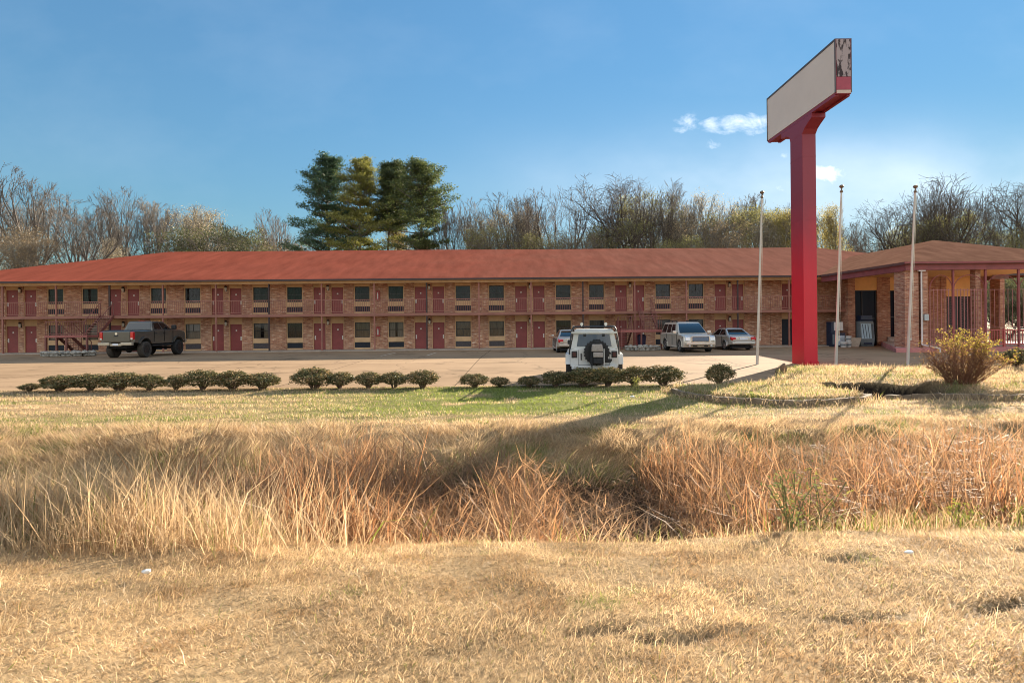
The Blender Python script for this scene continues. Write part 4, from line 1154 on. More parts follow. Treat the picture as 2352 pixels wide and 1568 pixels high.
def panel(pts, off, mat, name, parent, thick=.006):
    """thin pane laid on a face: pts are 3-D corners, off the outward push"""
    n = (Vector(pts[1]) - Vector(pts[0])).cross(Vector(pts[2]) - Vector(pts[0])).normalized()
    if n.dot(Vector(off)) < 0: n = -n
    mb = MB(); k = len(pts)
    a = [Vector(p) - n * .01 for p in pts]; b = [Vector(p) + n * thick for p in pts]
    mb.add(a + b, [tuple(range(k))[::-1], tuple(range(k, 2 * k))] + [(i, (i + 1) % k, k + (i + 1) % k, k + i) for i in range(k)])
    return mb.build(name, mat, parent)

def end_pane(end, front, w, z0, z1, mat, name, parent):
    """windshield or rear window: two flats meeting on the centre line, a hair proud of the cabin"""
    o = .012 if front else -.012
    P = [end(front, y, z) for z in (z0, z1) for y in (-w, 0, w)]
    P = [(x + o, y, z + .004) for x, y, z in P]
    Q = [(x - 2.4 * o, y, z) for x, y, z in P]
    mb = MB(); mb.add(P + Q, [(0, 1, 4, 3), (1, 2, 5, 4), (6, 9, 10, 7), (7, 10, 11, 8), (0, 6, 7, 1), (1, 7, 8, 2), (3, 4, 10, 9), (4, 5, 11, 10), (0, 3, 9, 6), (2, 8, 11, 5)])
    return mb.build(name, mat, parent, smooth=40)

def cabin(parent, base, top, yb, yt, z0, z1, mat, name='cabin', round_=.05, crown=.03):
    """greenhouse: base/top = (x rear, x front); tapered box with softened edges"""
    mb = MB()
    S = 7
    rows = []
    for q, (xr, xf, yy, z) in enumerate(((base[0], base[1], yb, z0), (top[0], top[1], yt, z1 - round_), (top[0] + .06, top[1] - .08, yt - .05, z1), )):
        rows.append([(xr, -yy, z), (xr + (xf - xr) * .02, -yy, z), (xf - (xf - xr) * .02, -yy, z), (xf, -yy * .97, z), (xf + .035 * (q < 2), 0, z), (xf, yy * .97, z), (xf - (xf - xr) * .02, yy, z), (xr + (xf - xr) * .02, yy, z), (xr, yy, z), (xr - .03 * (q < 2), 0, z)])
    n = 10
    for r in rows: mb.v.extend(r)
    for j in range(2):
        for i in range(n): mb.f.append((j * n + i, j * n + (i + 1) % n, (j + 1) * n + (i + 1) % n, (j + 1) * n + i))
    c = len(mb.v); mb.v.append(((top[0] + top[1]) / 2, 0, z1 + crown))
    for i in range(n): mb.f.append((2 * n + i, 2 * n + (i + 1) % n, c))
    mb.f.append(tuple(range(n))[::-1]); mb.mi = [0] * len(mb.f)
    o = mb.build(name, mat, parent, smooth=40)
    def side(s, x, z):           # point on the side face at height z, x given as 0..1 from rear to front edge
        t = (z - z0) / (z1 - round_ - z0)
        xr = base[0] + (top[0] - base[0]) * t; xf = base[1] + (top[1] - base[1]) * t
        return (xr + (xf - xr) * x, s * (yb + (yt - yb) * t), z)
    def end(front, y, z):        # y -1..1 across
        t = (z - z0) / (z1 - round_ - z0)
        k = 1 if front else 0
        xx = base[k] + (top[k] - base[k]) * t
        yy = (yb + (yt - yb) * t) * y
        return (xx + (.033 if front else -.028) * (1 - abs(y)), yy, z)
    return o, side, end

CARM = {}
def car_mats():
    CARM.update(
        tyre=pbr('tyre_rubber', (0.018, 0.017, 0.016), .85, var=.25, vscale=12),
        dusty=pbr('dusty_tyre_rubber', (0.075, 0.06, 0.045), .9, c2=(0.028, 0.024, 0.02), vscale=6),
        alloy=pbr('alloy_rim', (0.48, 0.47, 0.45), .3, metal=.8, var=.1),
        black=pbr('black_rim', (0.012, 0.012, 0.013), .35, var=.2),
        glass=glass_mat('car_glass', (0.012, 0.02, 0.022), .03, .9),
        tint=glass_mat('dark_car_glass', (0.004, 0.005, 0.007), .05, .6),
        plastic=pbr('black_plastic', (0.02, 0.02, 0.021), .6, var=.2),
        under=pbr('underbody', (0.012, 0.011, 0.011), .9, var=.3),
        chrome=pbr('chrome', (0.72, 0.70, 0.66), .15, metal=1.0, var=.05),
        red=pbr('red_lamp_lens', (0.55, 0.012, 0.015), .15, var=.12, coat=.6),
        amber=pbr('amber_lens', (0.75, 0.28, 0.04), .2, var=.1, coat=.5),
        lens=pbr('clear_lamp_lens', (0.62, 0.63, 0.62), .12, var=.15, metal=.35, coat=.8),
        plate=pbr('number_plate', (0.68, 0.70, 0.74), .45, var=.1),
    )

def build_pickup():
    C = CARM
    P = pbr('dark_olive_grey_paint', (0.105, 0.102, 0.088), .28, metal=.4, var=.05, coat=.5)
    CHB = pbr('pale_bumper', (0.50, 0.44, 0.34), .35, metal=.5, var=.08)
    t = thing('pickup_truck', 'lifted dark grey crew cab pickup truck with big tyres parked nose to the motel', 'pickup truck', (-23.95, 37.05, .19), R(90 + 1.5))
    rw = .50; zb = .92
    prof = [(-2.85, zb + .05), (-2.88, 1.62), (-2.8, 1.68), (-.8, 1.70), (1.35, 1.72), (2.2, 1.70), (2.72, 1.60), (2.88, 1.42), (2.9, zb)]
    prof += [(x, z) for x, z in reversed(arch(1.92, .62, .60, 10, zb))]
    prof += [(1.2, .84), (-1.0, .84)]
    prof += [(x, z) for x, z in reversed(arch(-1.72, .62, .60, 10, zb))]
    b = ribs(prof, [(.98, .16, .10, .02), (1.0, .10, .05, 0), (.95, .05, .015, 0), (.6, 0, 0, 0)], 0, P, 'body', t, zmid=1.3)
    # flares
    for s in (-1, 1):
        for cx in (-1.72, 1.92):
            m = MB(); a = arch(cx, .62, .60, 12, zb); a2 = arch(cx, .62, .685, 12, zb - .04)
            k = len(a)
            y0, y1 = s * .985, s * 1.055
            vs = [(x, y0, z) for x, z in a] + [(x, y0, z) for x, z in a2] + [(x, y1, z) for x, z in a] + [(x, y1 - s * .02, z) for x, z in a2]
            fs = []
            for i in range(k - 1):
                fs += [(2 * k + i, 2 * k + i + 1, 3 * k + i + 1, 3 * k + i), (i, i + 1, 2 * k + i + 1, 2 * k + i), (k + i, 3 * k + i, 3 * k + i + 1, k + i + 1)]
            m.add(vs, fs); m.build('wheel_flare', P, b, smooth=40)
    c, side, end = cabin(t, (-.82, 1.42), (-.62, .72), .90, .73, 1.69, 2.26, P)
    for s in (-1, 1):
        for x0, x1, x2, x3 in ((.10, .47, .45, .09), (.53, .93, .86, .51)):
            panel([side(s, x0, 1.76), side(s, x1, 1.76), side(s, x2, 2.16), side(s, x3, 2.16)], (0, s, 0), C['tint'], 'window', t)
    end_pane(end, 0, .86, 1.76, 2.15, C['glass'], 'rear_window', t)
    end_pane(end, 1, .9, 1.74, 2.16, C['glass'], 'windshield', t)
    m = MB()
    for q in range(5): m.sphere((.62 - abs(q - 2) * .03, (q - 2) * .26, 2.275), .045, 8, 5, (1.6, 1, .7))
    m.build('roof_marker_lamps', C['amber'], t)
    m = MB(); m.box(-.46, -.40, -.2, .2, 2.26, 2.285); m.build('brake_lamp', C['red'], t)
    # bed cover and tailgate
    m = MB(); m.box(-2.76, -.84, -.82, .82, 1.66, 1.725); m.build('bed_cover', C['plastic'], t, bevel=.02)
    g = MB(); g.box(-2.925, -2.86, -.80, .80, 1.03, 1.64); tg = g.build('tailgate', P, t, bevel=.025)
    g = MB(); g.box(-2.94, -2.926, -.12, .12, 1.33, 1.44); g.build('handle', C['plastic'], tg, bevel=.01)
    g = MB(); g.prism([(-2.945, -.06), (-2.945, .06), (-2.93, .07), (-2.93, -.07)], 1.44, 1.56); g.build('badge', C['chrome'], tg)
    g = MB(); g.box(-2.935, -2.926, -.7, .7, 1.17, 1.18); g.box(-2.935, -2.926, -.7, .7, 1.27, 1.28); g.build('crease', P, tg)
    for s in (-1, 1):
        m = MB(); m.box(-2.93, -2.72, s * .82, s * 1.0, 1.14, 1.62)
        o = m.build('tail_lamp', C['red'], t, bevel=.05)
        m = MB(); m.box(-2.938, -2.9, s * .85, s * .97, 1.14, 1.24); m.build('reverse_lens', C['lens'], o, bevel=.01)
    m = MB()
    m.xprism([(-.34, .80), (-.34, .97), (-1.0, .97), (-1.0, .80)], -3.08, -2.86); m.xprism([(.34, .80), (.34, .97), (1.0, .97), (1.0, .80)], -3.08, -2.86)
    m.box(-3.0, -2.86, -.339, .339, .76, .9)
    bp = m.build('rear_bumper', CHB, t, bevel=.03)
    m = MB(); m.box(-3.02, -3.001, -.16, .16, .80, .92); m.build('number_plate', C['plate'], bp)
    m = MB(); m.box(2.86, 3.02, -.98, .98, .80, 1.05); m.build('front_bumper', CHB, t, bevel=.03)
    m = MB(); m.box(2.895, 2.92, -.55, .55, 1.08, 1.5); m.build('grille', C['chrome'], t, bevel=.01)
    for s in (-1, 1):
        m = MB(); m.box(2.86, 2.915, s * .6, s * .92, 1.15, 1.45); m.build('headlight', C['lens'], t, bevel=.02)
        m = MB(); m.box(1.02, 1.22, s * 1.02, s * 1.3, 1.72, 2.02); o = m.build('mirror', C['plastic'], t, bevel=.05)
        m = MB(); m.box(1.08, 1.16, s * .9, s * 1.03, 1.74, 1.8); m.build('mirror_arm', C['plastic'], o)
        for x in (.28, -.62):
            m = MB(); m.box(x - .1, x + .1, s * 1.0, s * 1.025, 1.47, 1.51); m.build('door_handle', C['plastic'], t, bevel=.01)
        for x in (-.78, .35, 1.3):       # door gaps
            m = MB(); m.box(x - .006, x + .006, s * .985, s * 1.004, .95, 1.66); m.build('door_gap', C['under'], t)
        m = MB(); m.tube((-1.0, s * .98, .72), (1.2, s * .98, .72), .045, n=8); m.build('side_step', C['plastic'], t)
    m = MB(); m.box(-2.7, 2.7, -.48, .48, .62, .9); m.tube((-1.72, -.8, .5), (-1.72, .8, .5), .09, n=8); m.tube((1.92, -.8, .5), (1.92, .8, .5), .08, n=8)
    m.sphere((-1.72, 0, .5), .2, 10, 8); m.tube((-1.7, .1, .52), (1.2, .0, .7), .05, n=8); m.tube((-2.85, .55, .66), (-1.2, .55, .66), .06, n=8)
    m.box(-2.3, -.9, -.9, .9, .86, .93)
    m.build('chassis', C['under'], t)
    for x in (-1.72, 1.92):
        for s in (-1, 1): wheel(t, x, s * .93, rw, .36, C['dusty'] if x < 0 else C['tyre'], C['black'], 8, rimr=.56)

def build_jeep():
    C = CARM
    P = pbr('dusty_white_paint', (0.60, 0.62, 0.62), .45, c2=(0.50, 0.48, 0.43), vscale=1.6, coat=.3)
    HT = pbr('white_hardtop', (0.56, 0.58, 0.56), .6, c2=(0.47, 0.45, 0.38), vscale=2)
    FRAME = pbr('rack_tube', (0.02, 0.02, 0.02), .5, var=.2)
    BAGM = pbr('grey_canvas', (0.36, 0.32, 0.29), .9, c2=(0.24, 0.21, 0.19), vscale=14, bump=.4)
    BLKC = pbr('black_canvas', (0.018, 0.018, 0.02), .85, var=.3, vscale=15)
    SILB = pbr('silver_trim', (.5, .5, .5), .4, metal=.5, var=.1)
    t = thing('off_road_jeep', 'boxy white off road vehicle with a spare wheel on its tailgate behind the bushes', 'jeep', (3.14, 21.99, .0), R(83))
    zb = .56
    prof = [(-2.0, zb), (-2.0, 1.15), (-1.97, 1.18), (.55, 1.18), (.75, 1.16), (1.75, 1.10), (1.82, 1.0), (1.84, .6)]
    prof += [(x, z) for x, z in reversed(arch(1.25, .42, .5, 8, .6))] + [(.6, zb), (-.7, zb)] + [(x, z) for x, z in reversed(arch(-1.25, .42, .5, 8, zb))]
    b = ribs(prof, [(.82, .10, .03, .02), (.84, .06, .02, 0), (.7, .0, 0, 0), (.3, 0, 0, 0)], 0, P, 'body', t, zmid=.9)
    c, side, end = cabin(t, (-1.97, .60), (-1.86, .28), .82, .69, 1.17, 1.86, HT, 'hardtop', .06, .015)
    end_pane(end, 0, .76, 1.26, 1.68, C['glass'], 'rear_window', t)
    for s in (-1, 1):
        for x0, x1 in ((.06, .36), (.42, .66), (.70, .95)):
            panel([side(s, x0, 1.27), side(s, x1, 1.27), side(s, x1 * .98, 1.70), side(s, x0 + .01, 1.70)], (0, s, 0), C['tint'], 'side_window', t)
        # corner guards and tail lamps
        m = MB(); m.box(-2.02, -1.99, s * .60, s * .80, .86, 1.10); o = m.build('tail_lamp_guard', C['plastic'], t, bevel=.02)
        m = MB(); m.box(-2.06, -2.021, s * .64, s * .76, .90, 1.06); m.build('tail_lamp', pbr('dark_red_lens', (.06, .012, .012), .3, var=.1), o, bevel=.01)
        # squared flares
        for cx in (-1.25, 1.25):
            m = MB(); m.yprism([(cx - .62, .62), (cx - .50, .98), (cx + .48, 1.0), (cx + .62, .72), (cx + .55, .72), (cx + .43, .93), (cx - .44, .92), (cx - .54, .62)], s * .84, s * 1.02)
            m.build('fender_flare', P, t, bevel=.02)
        m = MB(); m.box(.55, .68, s * .84, s * 1.0, 1.24, 1.42); o = m.build('mirror', C['plastic'], t, bevel=.03)
        m = MB(); m.box(.58, .64, s * .78, s * .86, 1.26, 1.30); m.build('mirror_arm', C['plastic'], o)
        # exo rack tube
        m = MB(); pts = [(-1.9, s * .87, .98), (-1.93, s * .84, 1.45), (-1.88, s * .77, 1.86), (-1.80, s * .72, 1.95), (.2, s * .72, 1.95), (.55, s * .80, 1.5), (.72, s * .86, 1.16)]
        m.path(pts, .028, 8); m.build('rack_side_tube', FRAME, t)
        m = MB(); m.box(-.55, -.35, s * .835, s * .86, 1.0, 1.05); m.build('door_handle', C['plastic'], t)
        m = MB(); m.box(-1.6, -1.4, s * .70, s * .76, 1.96, 1.99); m.tube((-1.55, s * .43, 1.96), (-1.55, s * .43, 2.02), .02, n=6)
        m.tube((-1.62, s * .43, 2.05), (-1.5, s * .43, 2.05), .055, .06, 10); m.build('work_lamp', C['lens'], t)
    m = MB()
    for x in (-1.82, -.9, .1): m.tube((x, -.72, 1.95), (x, .72, 1.95), .025, n=8)
    m.build('rack_cross_tube', FRAME, t)
    # windshield
    end_pane(end, 1, .86, 1.24, 1.74, C['glass'], 'windshield', t)
    m = MB(); m.box(-1.965, -1.93, -.80, .80, 1.71, 1.78); m.build('top_lip', HT, t, bevel=.015)
    for y in (-.33, .33):
        m = MB(); m.box(-1.99, -1.95, y - .05, y + .05, 1.63, 1.70); m.build('glass_hinge', C['plastic'], t, bevel=.01)
    # tailgate lines, handle, vents, badge
    m = MB(); m.box(-2.004, -1.998, -.53, -.52, .60, 1.14); m.box(-2.004, -1.998, .55, .56, .60, 1.14); m.box(-2.004, -1.998, -.52, .55, .60, .61); m.build('tailgate_gap', C['under'], t)
    m = MB(); m.box(-2.03, -2.0, .44, .48, .78, 1.02); m.build('tailgate_handle', C['plastic'], t, bevel=.01)
    m = MB(); m.box(-2.02, -2.0, -.62, -.36, .74, .82); m.build('badge', C['plastic'], t, bevel=.005)
    m = MB()
    for z in (.72, 1.02): m.box(-2.03, -2.0, -.58, -.34, z - .03, z + .03)
    m.build('tailgate_hinge', C['plastic'], t, bevel=.01)
    m = MB(); m.box(-2.018, -2.0, -.74, -.66, .76, .86); m.build('small_emblem', SILB, t)
    # bumpers
    m = MB(); m.box(-2.14, -2.0, -.80, .80, .46, .60); m.build('rear_bumper', P, t, bevel=.03)
    m = MB(); m.box(1.84, 2.08, -.80, .80, .50, .68); m.build('front_bumper', C['plastic'], t, bevel=.03)
    m = MB(); m.box(1.82, 1.86, -.62, .62, .70, 1.06)
    gr = m.build('grille', P, t, bevel=.02)
    m = MB()
    for k in range(7): m.box(1.861, 1.87, -.28 + k * .08, -.235 + k * .08, .74, 1.02)
    m.build('grille_slot', C['under'], gr)
    for s in (-1, 1):
        m = MB(); m.lathe([(.10, 1.86), (.10, 1.9), (.02, 1.92)], 14, 'x', (0, s * .46, .9)); m.build('headlight', C['lens'], t)
    m = MB(); m.box(-1.9, 1.8, -.45, .45, .42, .56)
    for x in (-1.25, 1.25): m.tube((x, -.75, .42), (x, .75, .42), .07, n=8); m.sphere((x, .1, .42), .16, 8, 6)
    m.build('chassis', C['under'], t)
    for x in (-1.25, 1.25):
        for s in (-1, 1): wheel(t, x, s * .86, .43, .30, C['tyre'], C['black'], 6, rimr=.55)
    # spare wheel with chunky tread
    m = MB(); y0, zc, x0 = -.08, 1.06, -2.03
    m.lathe([(.24, -.0), (.36, .01), (.42, -.03), (.43, -.08), (.43, -.2), (.41, -.25), (.34, -.27), (.24, -.25)], 30, 'x', (x0, y0, zc))
    for k in range(24):
        a = 2 * PI * k / 24
        for dx in (-.10, -.2):
            c0 = (x0 + dx, y0 + .435 * math.cos(a), zc + .435 * math.sin(a))
            m.box(c0[0] - .035, c0[0] + .035, c0[1] - .02, c0[1] + .02, c0[2] - .02, c0[2] + .02)
    sp = m.build('spare_wheel', C['tyre'], t, smooth=40)
    m = MB(); m.lathe([(.24, -.2), (.2, -.22), (.05, -.16), (.001, -.16)], 20, 'x', (x0, y0, zc)); m.build('rim', C['black'], sp, smooth=40)
    m = MB(); m.tube((x0 - .1, y0, 1.48), (x0 + .05, y0, 1.48), .03, n=8); m.box(x0 - .16, x0 - .05, y0 - .13, y0 + .13, 1.44, 1.52); m.build('third_brake_lamp', C['plastic'], sp, bevel=.015)
    # backpack bag hung on the spare
    bag = thing('backpack', 'grey and black canvas backpack strapped over the spare wheel of the white jeep', 'backpack', (3.14 - .28 + .10, 21.99 - 2.283 - .012, 0), R(83))
    def bx(m, x0, x1, y0, y1, z0, z1): m.box(x0, x1, y0, y1, z0, z1)
    m = MB(); m.box(-.16, .0, -.22, .26, .66, 1.36)
    m.v = [(x - .02 * math.sin(9 * z), y * (1 - .25 * max(0, (z - 1.1)) / .26), z) for x, y, z in m.v]
    bo = m.build('bag_body', BLKC, bag, bevel=.05, segs=3, smooth=50)
    m = MB(); m.box(-.21, -.12, -.20, .22, 1.10, 1.36); m.v = [(x, y * (1 - .18 * max(0, (z - 1.1)) / .26), z) for x, y, z in m.v]; m.build('top_flap', BAGM, bo, bevel=.04, segs=3, smooth=50)
    m = MB(); m.box(-.225, -.14, -.19, .15, .90, 1.08); m.build('front_pocket', BAGM, bo, bevel=.035, segs=3, smooth=50)
    m = MB(); m.box(-.20, -.15, -.17, .13, .68, .88); m.build('lower_pocket', BLKC, bo, bevel=.03, segs=3, smooth=50)
    m = MB(); m.box(-.19, -.1, -.08, .1, 1.34, 1.46); m.build('top_roll', BLKC, bo, bevel=.035, segs=3, smooth=50)
    for y in (-.24, .2):
        m = MB(); m.box(-.20, -.17, y, y + .03, .56, 1.2); m.build('strap', BLKC if y > 0 else SILB, bo)
    m = MB()
    for y in (-.16, .17): m.box(-.19, -.175, y, y + .02, .46, .7)
    m.build('hanging_strap', BLKC, bo)

def build_suv():
    C = CARM
    P = pbr('champagne_paint', (0.66, 0.59, 0.48), .33, metal=.35, var=.04, coat=.6)
    t = thing('parked_suv', 'champagne coloured large SUV facing the road beside the right hand staircase', 'suv', (11.5, 37.35, .18), R(-90 + 2))
    zb = .36; rw = .40
    prof = [(-2.55, .45), (-2.58, 1.05), (-2.5, 1.14), (1.15, 1.16), (1.75, 1.13), (2.35, 1.06), (2.5, .95), (2.54, .52), (2.4, .34)]
    prof += [(x, z) for x, z in reversed(arch(1.50, .41, .46, 9, zb))] + [(1.0, .30), (-1.0, .30)] + [(x, z) for x, z in reversed(arch(-1.46, .41, .46, 9, zb))]
    b = ribs(prof, [(.97, .22, .10, .05), (1.0, .16, .06, .0), (.93, .10, .02, 0), (.62, .03, 0, 0), (.3, .0, -.01, 0)], 0, P, 'body', t, zmid=.8)
    c, side, end = cabin(t, (-2.52, 1.28), (-2.28, .42), .94, .72, 1.14, 1.90, P)
    for s in (-1, 1):
        for x0, x1, x2, x3 in ((.04, .30, .31, .035), (.34, .57, .61, .345), (.605, .83, .86, .645)):
            panel([side(s, x0, 1.22), side(s, x1, 1.22), side(s, x2, 1.76), side(s, x3, 1.76)], (0, s, 0), C['tint'], 'side_window', t)
        m = MB(); m.tube((-1.9, s * .66, 1.98), (.2, s * .68, 1.97), .03, n=6)
        for x in (-1.85, -.8, .15): m.box(x - .05, x + .05, s * .64, s * .70, 1.90, 1.97)
        m.build('roof_rail', C['plastic'], t)
        m = MB(); m.box(.92, 1.08, s * 1.0, s * 1.24, 1.16, 1.36); o = m.build('mirror', P, t, bevel=.05)
        m = MB(); m.box(.96, 1.04, s * .9, s * 1.02, 1.18, 1.22); m.build('mirror_arm', C['plastic'], o)
        m = MB(); m.yprism([(2.34, .74), (2.50, .74), (2.47, .99), (2.28, 1.06), (2.2, 1.02)], s * .60, s * .93)
        hl = m.build('headlight', C['lens'], t, bevel=.03)
        for x in (.55, -.55):
            m = MB(); m.box(x - .1, x + .1, s * .995, s * 1.02, .98, 1.02); m.build('door_handle', P, t, bevel=.01)
        for x in (-1.05, .1, 1.0):
            m = MB(); m.box(x - .005, x + .005, s * .98, s * 1.003, .42, 1.12); m.build('door_gap', C['under'], t)
        m = MB(); m.lathe([(.07, 2.50), (.07, 2.535), (.02, 2.54)], 12, 'x', (0, s * .68, .44)); m.build('fog_lamp', C['lens'], t)
        m = MB(); m.box(-2.6, -2.5, s * .78, s * .95, .75, 1.3); m.build('tail_lamp', C['red'], t, bevel=.03)
        m = MB(); m.box(2.2, 2.25, s * .62, s * .82, .33, .4); m.build('tow_hook', C['plastic'], t)
    end_pane(end, 1, .93, 1.20, 1.80, C['glass'], 'windshield', t)
    end_pane(end, 0, .8, 1.25, 1.75, C['tint'], 'rear_window', t)
    GR = pbr('grille_mesh', (.10, .14, .19), .35, metal=.5, var=.25, vscale=30)
    m = MB(); m.yprism([(2.46, .70), (2.56, .72), (2.54, 1.0), (2.44, 1.02)], -.52, .52); g = m.build('grille', GR, t, bevel=.02)
    m = MB(); m.box(2.5, 2.565, -.56, .56, 1.0, 1.03); m.box(2.5, 2.575, -.56, .56, .68, .71); m.box(2.5, 2.57, -.56, -.525, .71, 1.0); m.box(2.5, 2.57, .525, .56, .71, 1.0); m.build('grille_surround', C['chrome'], g)
    m = MB(); m.box(2.47, 2.60, -.9, .9, .50, .66); m.build('front_bumper', P, t, bevel=.04)
    for y in (-.34, .34):
        m = MB(); m.box(2.52, 2.56, y - .12, y + .12, .38, .46); m.build('bumper_slot', C['under'], t)
    m = MB(); m.box(2.52, 2.56, -.2, .2, .37, .46); m.build('lower_grille', pbr('tan_plate', (.28, .22, .15), .6, var=.2), t)
    m = MB(); m.box(-2.4, 2.3, -.8, .8, .22, .36); m.build('chassis', C['under'], t)
    for x in (-1.46, 1.50):
        m = MB(); m.box(x - .44, x + .44, -.78, .78, .3, .85); m.build('wheel_well', C['under'], t)
        for s in (-1, 1): wheel(t, x, s * .86, rw, .27, C['tyre'], C['alloy'], 5, rimr=.66)

def sedan(P, name, label, loc, rz, tail='red', crossover=False):
    C = CARM
    t = thing(name, label, 'car', loc, rz)
    zb = .28; rw = .33; zs = 1.0
    prof = [(-2.32, .42), (-2.40, .66), (-2.36, .92), (-2.2, 1.01), (-1.72, 1.03), (-.6, 1.0), (.95, .98), (1.6, .92), (2.2, .78), (2.36, .62), (2.36, .40), (2.2, .24)]
    prof += [(x, z) for x, z in reversed(arch(1.38, .34, .38, 9, zb))] + [(.9, .22), (-.95, .22)] + [(x, z) for x, z in reversed(arch(-1.38, .34, .38, 9, zb))]
    b = ribs(prof, [(.86, .42, .16, .05), (.90, .30, .09, .0), (.87, .2, .05, 0), (.75, .10, .015, 0), (.4, .03, 0, 0), (.15, 0, 0, 0)], 0, P, 'body', t, zmid=.68)
    c, side, end = cabin(t, (-1.78, 1.12), (-.95, .18), .80, .58, .98, 1.47, P, round_=.05, crown=.035)
    for s in (-1, 1):
        for x0, x1, x2, x3 in ((.10, .46, .48, .03), (.50, .86, .92, .53)):
            panel([side(s, x0, 1.03), side(s, x1, 1.03), side(s, x2, 1.39), side(s, x3, 1.39)], (0, s, 0), C['tint'], 'side_window', t)
        m = MB(); m.box(.68, .86, s * .86, s * 1.04, 1.0, 1.14); m.build('mirror', P, t, bevel=.04)
        m = MB(); m.yprism([(-2.40, .70), (-2.41, .86), (-2.2, .93), (-1.98, .86), (-2.1, .72)], s * .52, s * .835); tl = m.build('tail_lamp', C['red'], t, bevel=.03)
        m = MB(); m.box(-2.415, -2.38, s * .53, s * .72, .685, .735); m.build('reverse_lens', C['lens'], tl)
        m = MB(); m.yprism([(2.1, .62), (2.33, .60), (2.2, .76), (1.9, .82)], s * .5, s * .80); m.build('headlight', C['lens'], t, bevel=.03)
        for x in (.3, -.62):
            m = MB(); m.box(x - .09, x + .09, s * .895, s * .915, .84, .87); m.build('door_handle', P, t, bevel=.01)
        for x in (-.98, .0, .92):
            m = MB(); m.box(x - .005, x + .005, s * .88, s * .903, .34, .95); m.build('door_gap', C['under'], t)
    end_pane(end, 0, .86, 1.05, 1.40, C['glass'], 'rear_window', t)
    end_pane(end, 1, .92, 1.02, 1.40, C['glass'], 'windshield', t)
    m = MB(); m.box(-2.43, -2.33, -.78, .78, .44, .60); m.build('rear_bumper', P, t, bevel=.04)
    m = MB(); m.box(-2.41, -2.39, -.26, .26, .72, .86); m.build('number_plate', C['plate'], t)
    m = MB(); m.box(-2.40, -2.36, -.36, .36, .88, .91); m.build('trunk_trim', C['chrome'], t)
    m = MB(); m.box(-2.2, 2.1, -.7, .7, .16, .30); m.tube((-2.45, -.5, .24), (-2.0, -.5, .24), .035, n=8); m.build('chassis', C['under'], t)
    for x in (-1.38, 1.38):
        m = MB(); m.box(x - .36, x + .36, -.68, .68, .25, .7); m.build('wheel_well', C['under'], t)
        for s in (-1, 1): wheel(t, x, s * .76, rw, .22, C['tyre'], C['alloy'], 7, rimr=.66)
    return t

def build_cars():
    car_mats()
    build_pickup(); build_jeep(); build_suv()
    S = pbr('silver_beige_paint', (0.52, 0.495, 0.44), .3, metal=.45, var=.04, coat=.6)
    sedan(S, 'parked_sedan', 'silver beige sedan parked nose to the motel beside the champagne SUV', (15.1, 39.6, .165), R(90 + 3))
    W = pbr('pearl_tan_paint', (0.50, 0.43, 0.36), .3, metal=.3, var=.05, coat=.6)
    sedan(W, 'parked_sedan', 'pale tan sedan half hidden behind the left side of the white jeep', (3.75, 38.2, .175), R(90))
# ---------------------------------------------------------------- grasses as blades
RNG = np.random.default_rng(7)

def blades(px, py, pz, length, width, az, tilt, droop, col, segs=2, kink=None):
    """N curved blades; az direction of lean, tilt from upright (rad), droop extra bend toward the tip"""
    n = len(px)
    base = np.stack([px, py, pz], 1)
    d = np.stack([np.cos(az), np.sin(az), np.zeros(n)], 1)
    up = np.array([0, 0, 1.0])
    wa = RNG.uniform(0, 2 * PI, n)
    wv = np.stack([np.cos(wa), np.sin(wa), np.zeros(n)], 1) * (width / 2)[:, None]
    def at(t, tl):
        return d * (np.sin(tl) * length * t)[:, None] + up * (np.cos(tl) * length * t)[:, None]
    if segs == 1:
        tip = base + at(1.0, tilt)
        V = np.stack([base - wv, base + wv, tip], 1).reshape(-1, 3)
        T = np.arange(3 * n).reshape(-1, 3)
        C = np.repeat(col, 3, 0)
        return V, T, C
    m1 = base + at(0.5, tilt)
    t2 = tilt + droop
    tip = m1 + d * (np.sin(t2) * length * .5)[:, None] + up * (np.cos(t2) * length * .5)[:, None]
    V = np.stack([base - wv, base + wv, m1 - wv * .8, m1 + wv * .8, tip], 1).reshape(-1, 3)
    o = (np.arange(n) * 5)[:, None]
    T = np.concatenate([o + np.array([0, 1, 3]), o + np.array([0, 3, 2]), o + np.array([2, 3, 4])], 0)
    C = np.repeat(col, 5, 0)
    return V, T, C

class Bank:
    def __init__(s): s.V = []; s.T = []; s.C = []; s.n = 0
    def add(s, VTC):
        V, T, C = VTC
        s.V.append(V); s.T.append(T + s.n); s.C.append(C); s.n += len(V)
    def build(s, name, mat, parent=None):
        return raw_mesh(name, np.concatenate(s.V), np.concatenate(s.T), mat, np.concatenate(s.C), parent)

def scatter(n, y0, y1, margin=1.06, xlim=None, bias=0.0):
    """random points in the part of the ground the photo sees between two distances"""
    y = RNG.uniform(0, 1, n) ** (1.0 + bias)
    y = y0 + (y1 - y0) * y
    hw = 1176 / F * margin
    # weight by width: accept by y
    keep = RNG.uniform(0, y1, n) < y if y1 > 0 else np.ones(n, bool)
    y = y[keep]
    x = RNG.uniform(-1, 1, len(y)) * hw * y
    return x, y

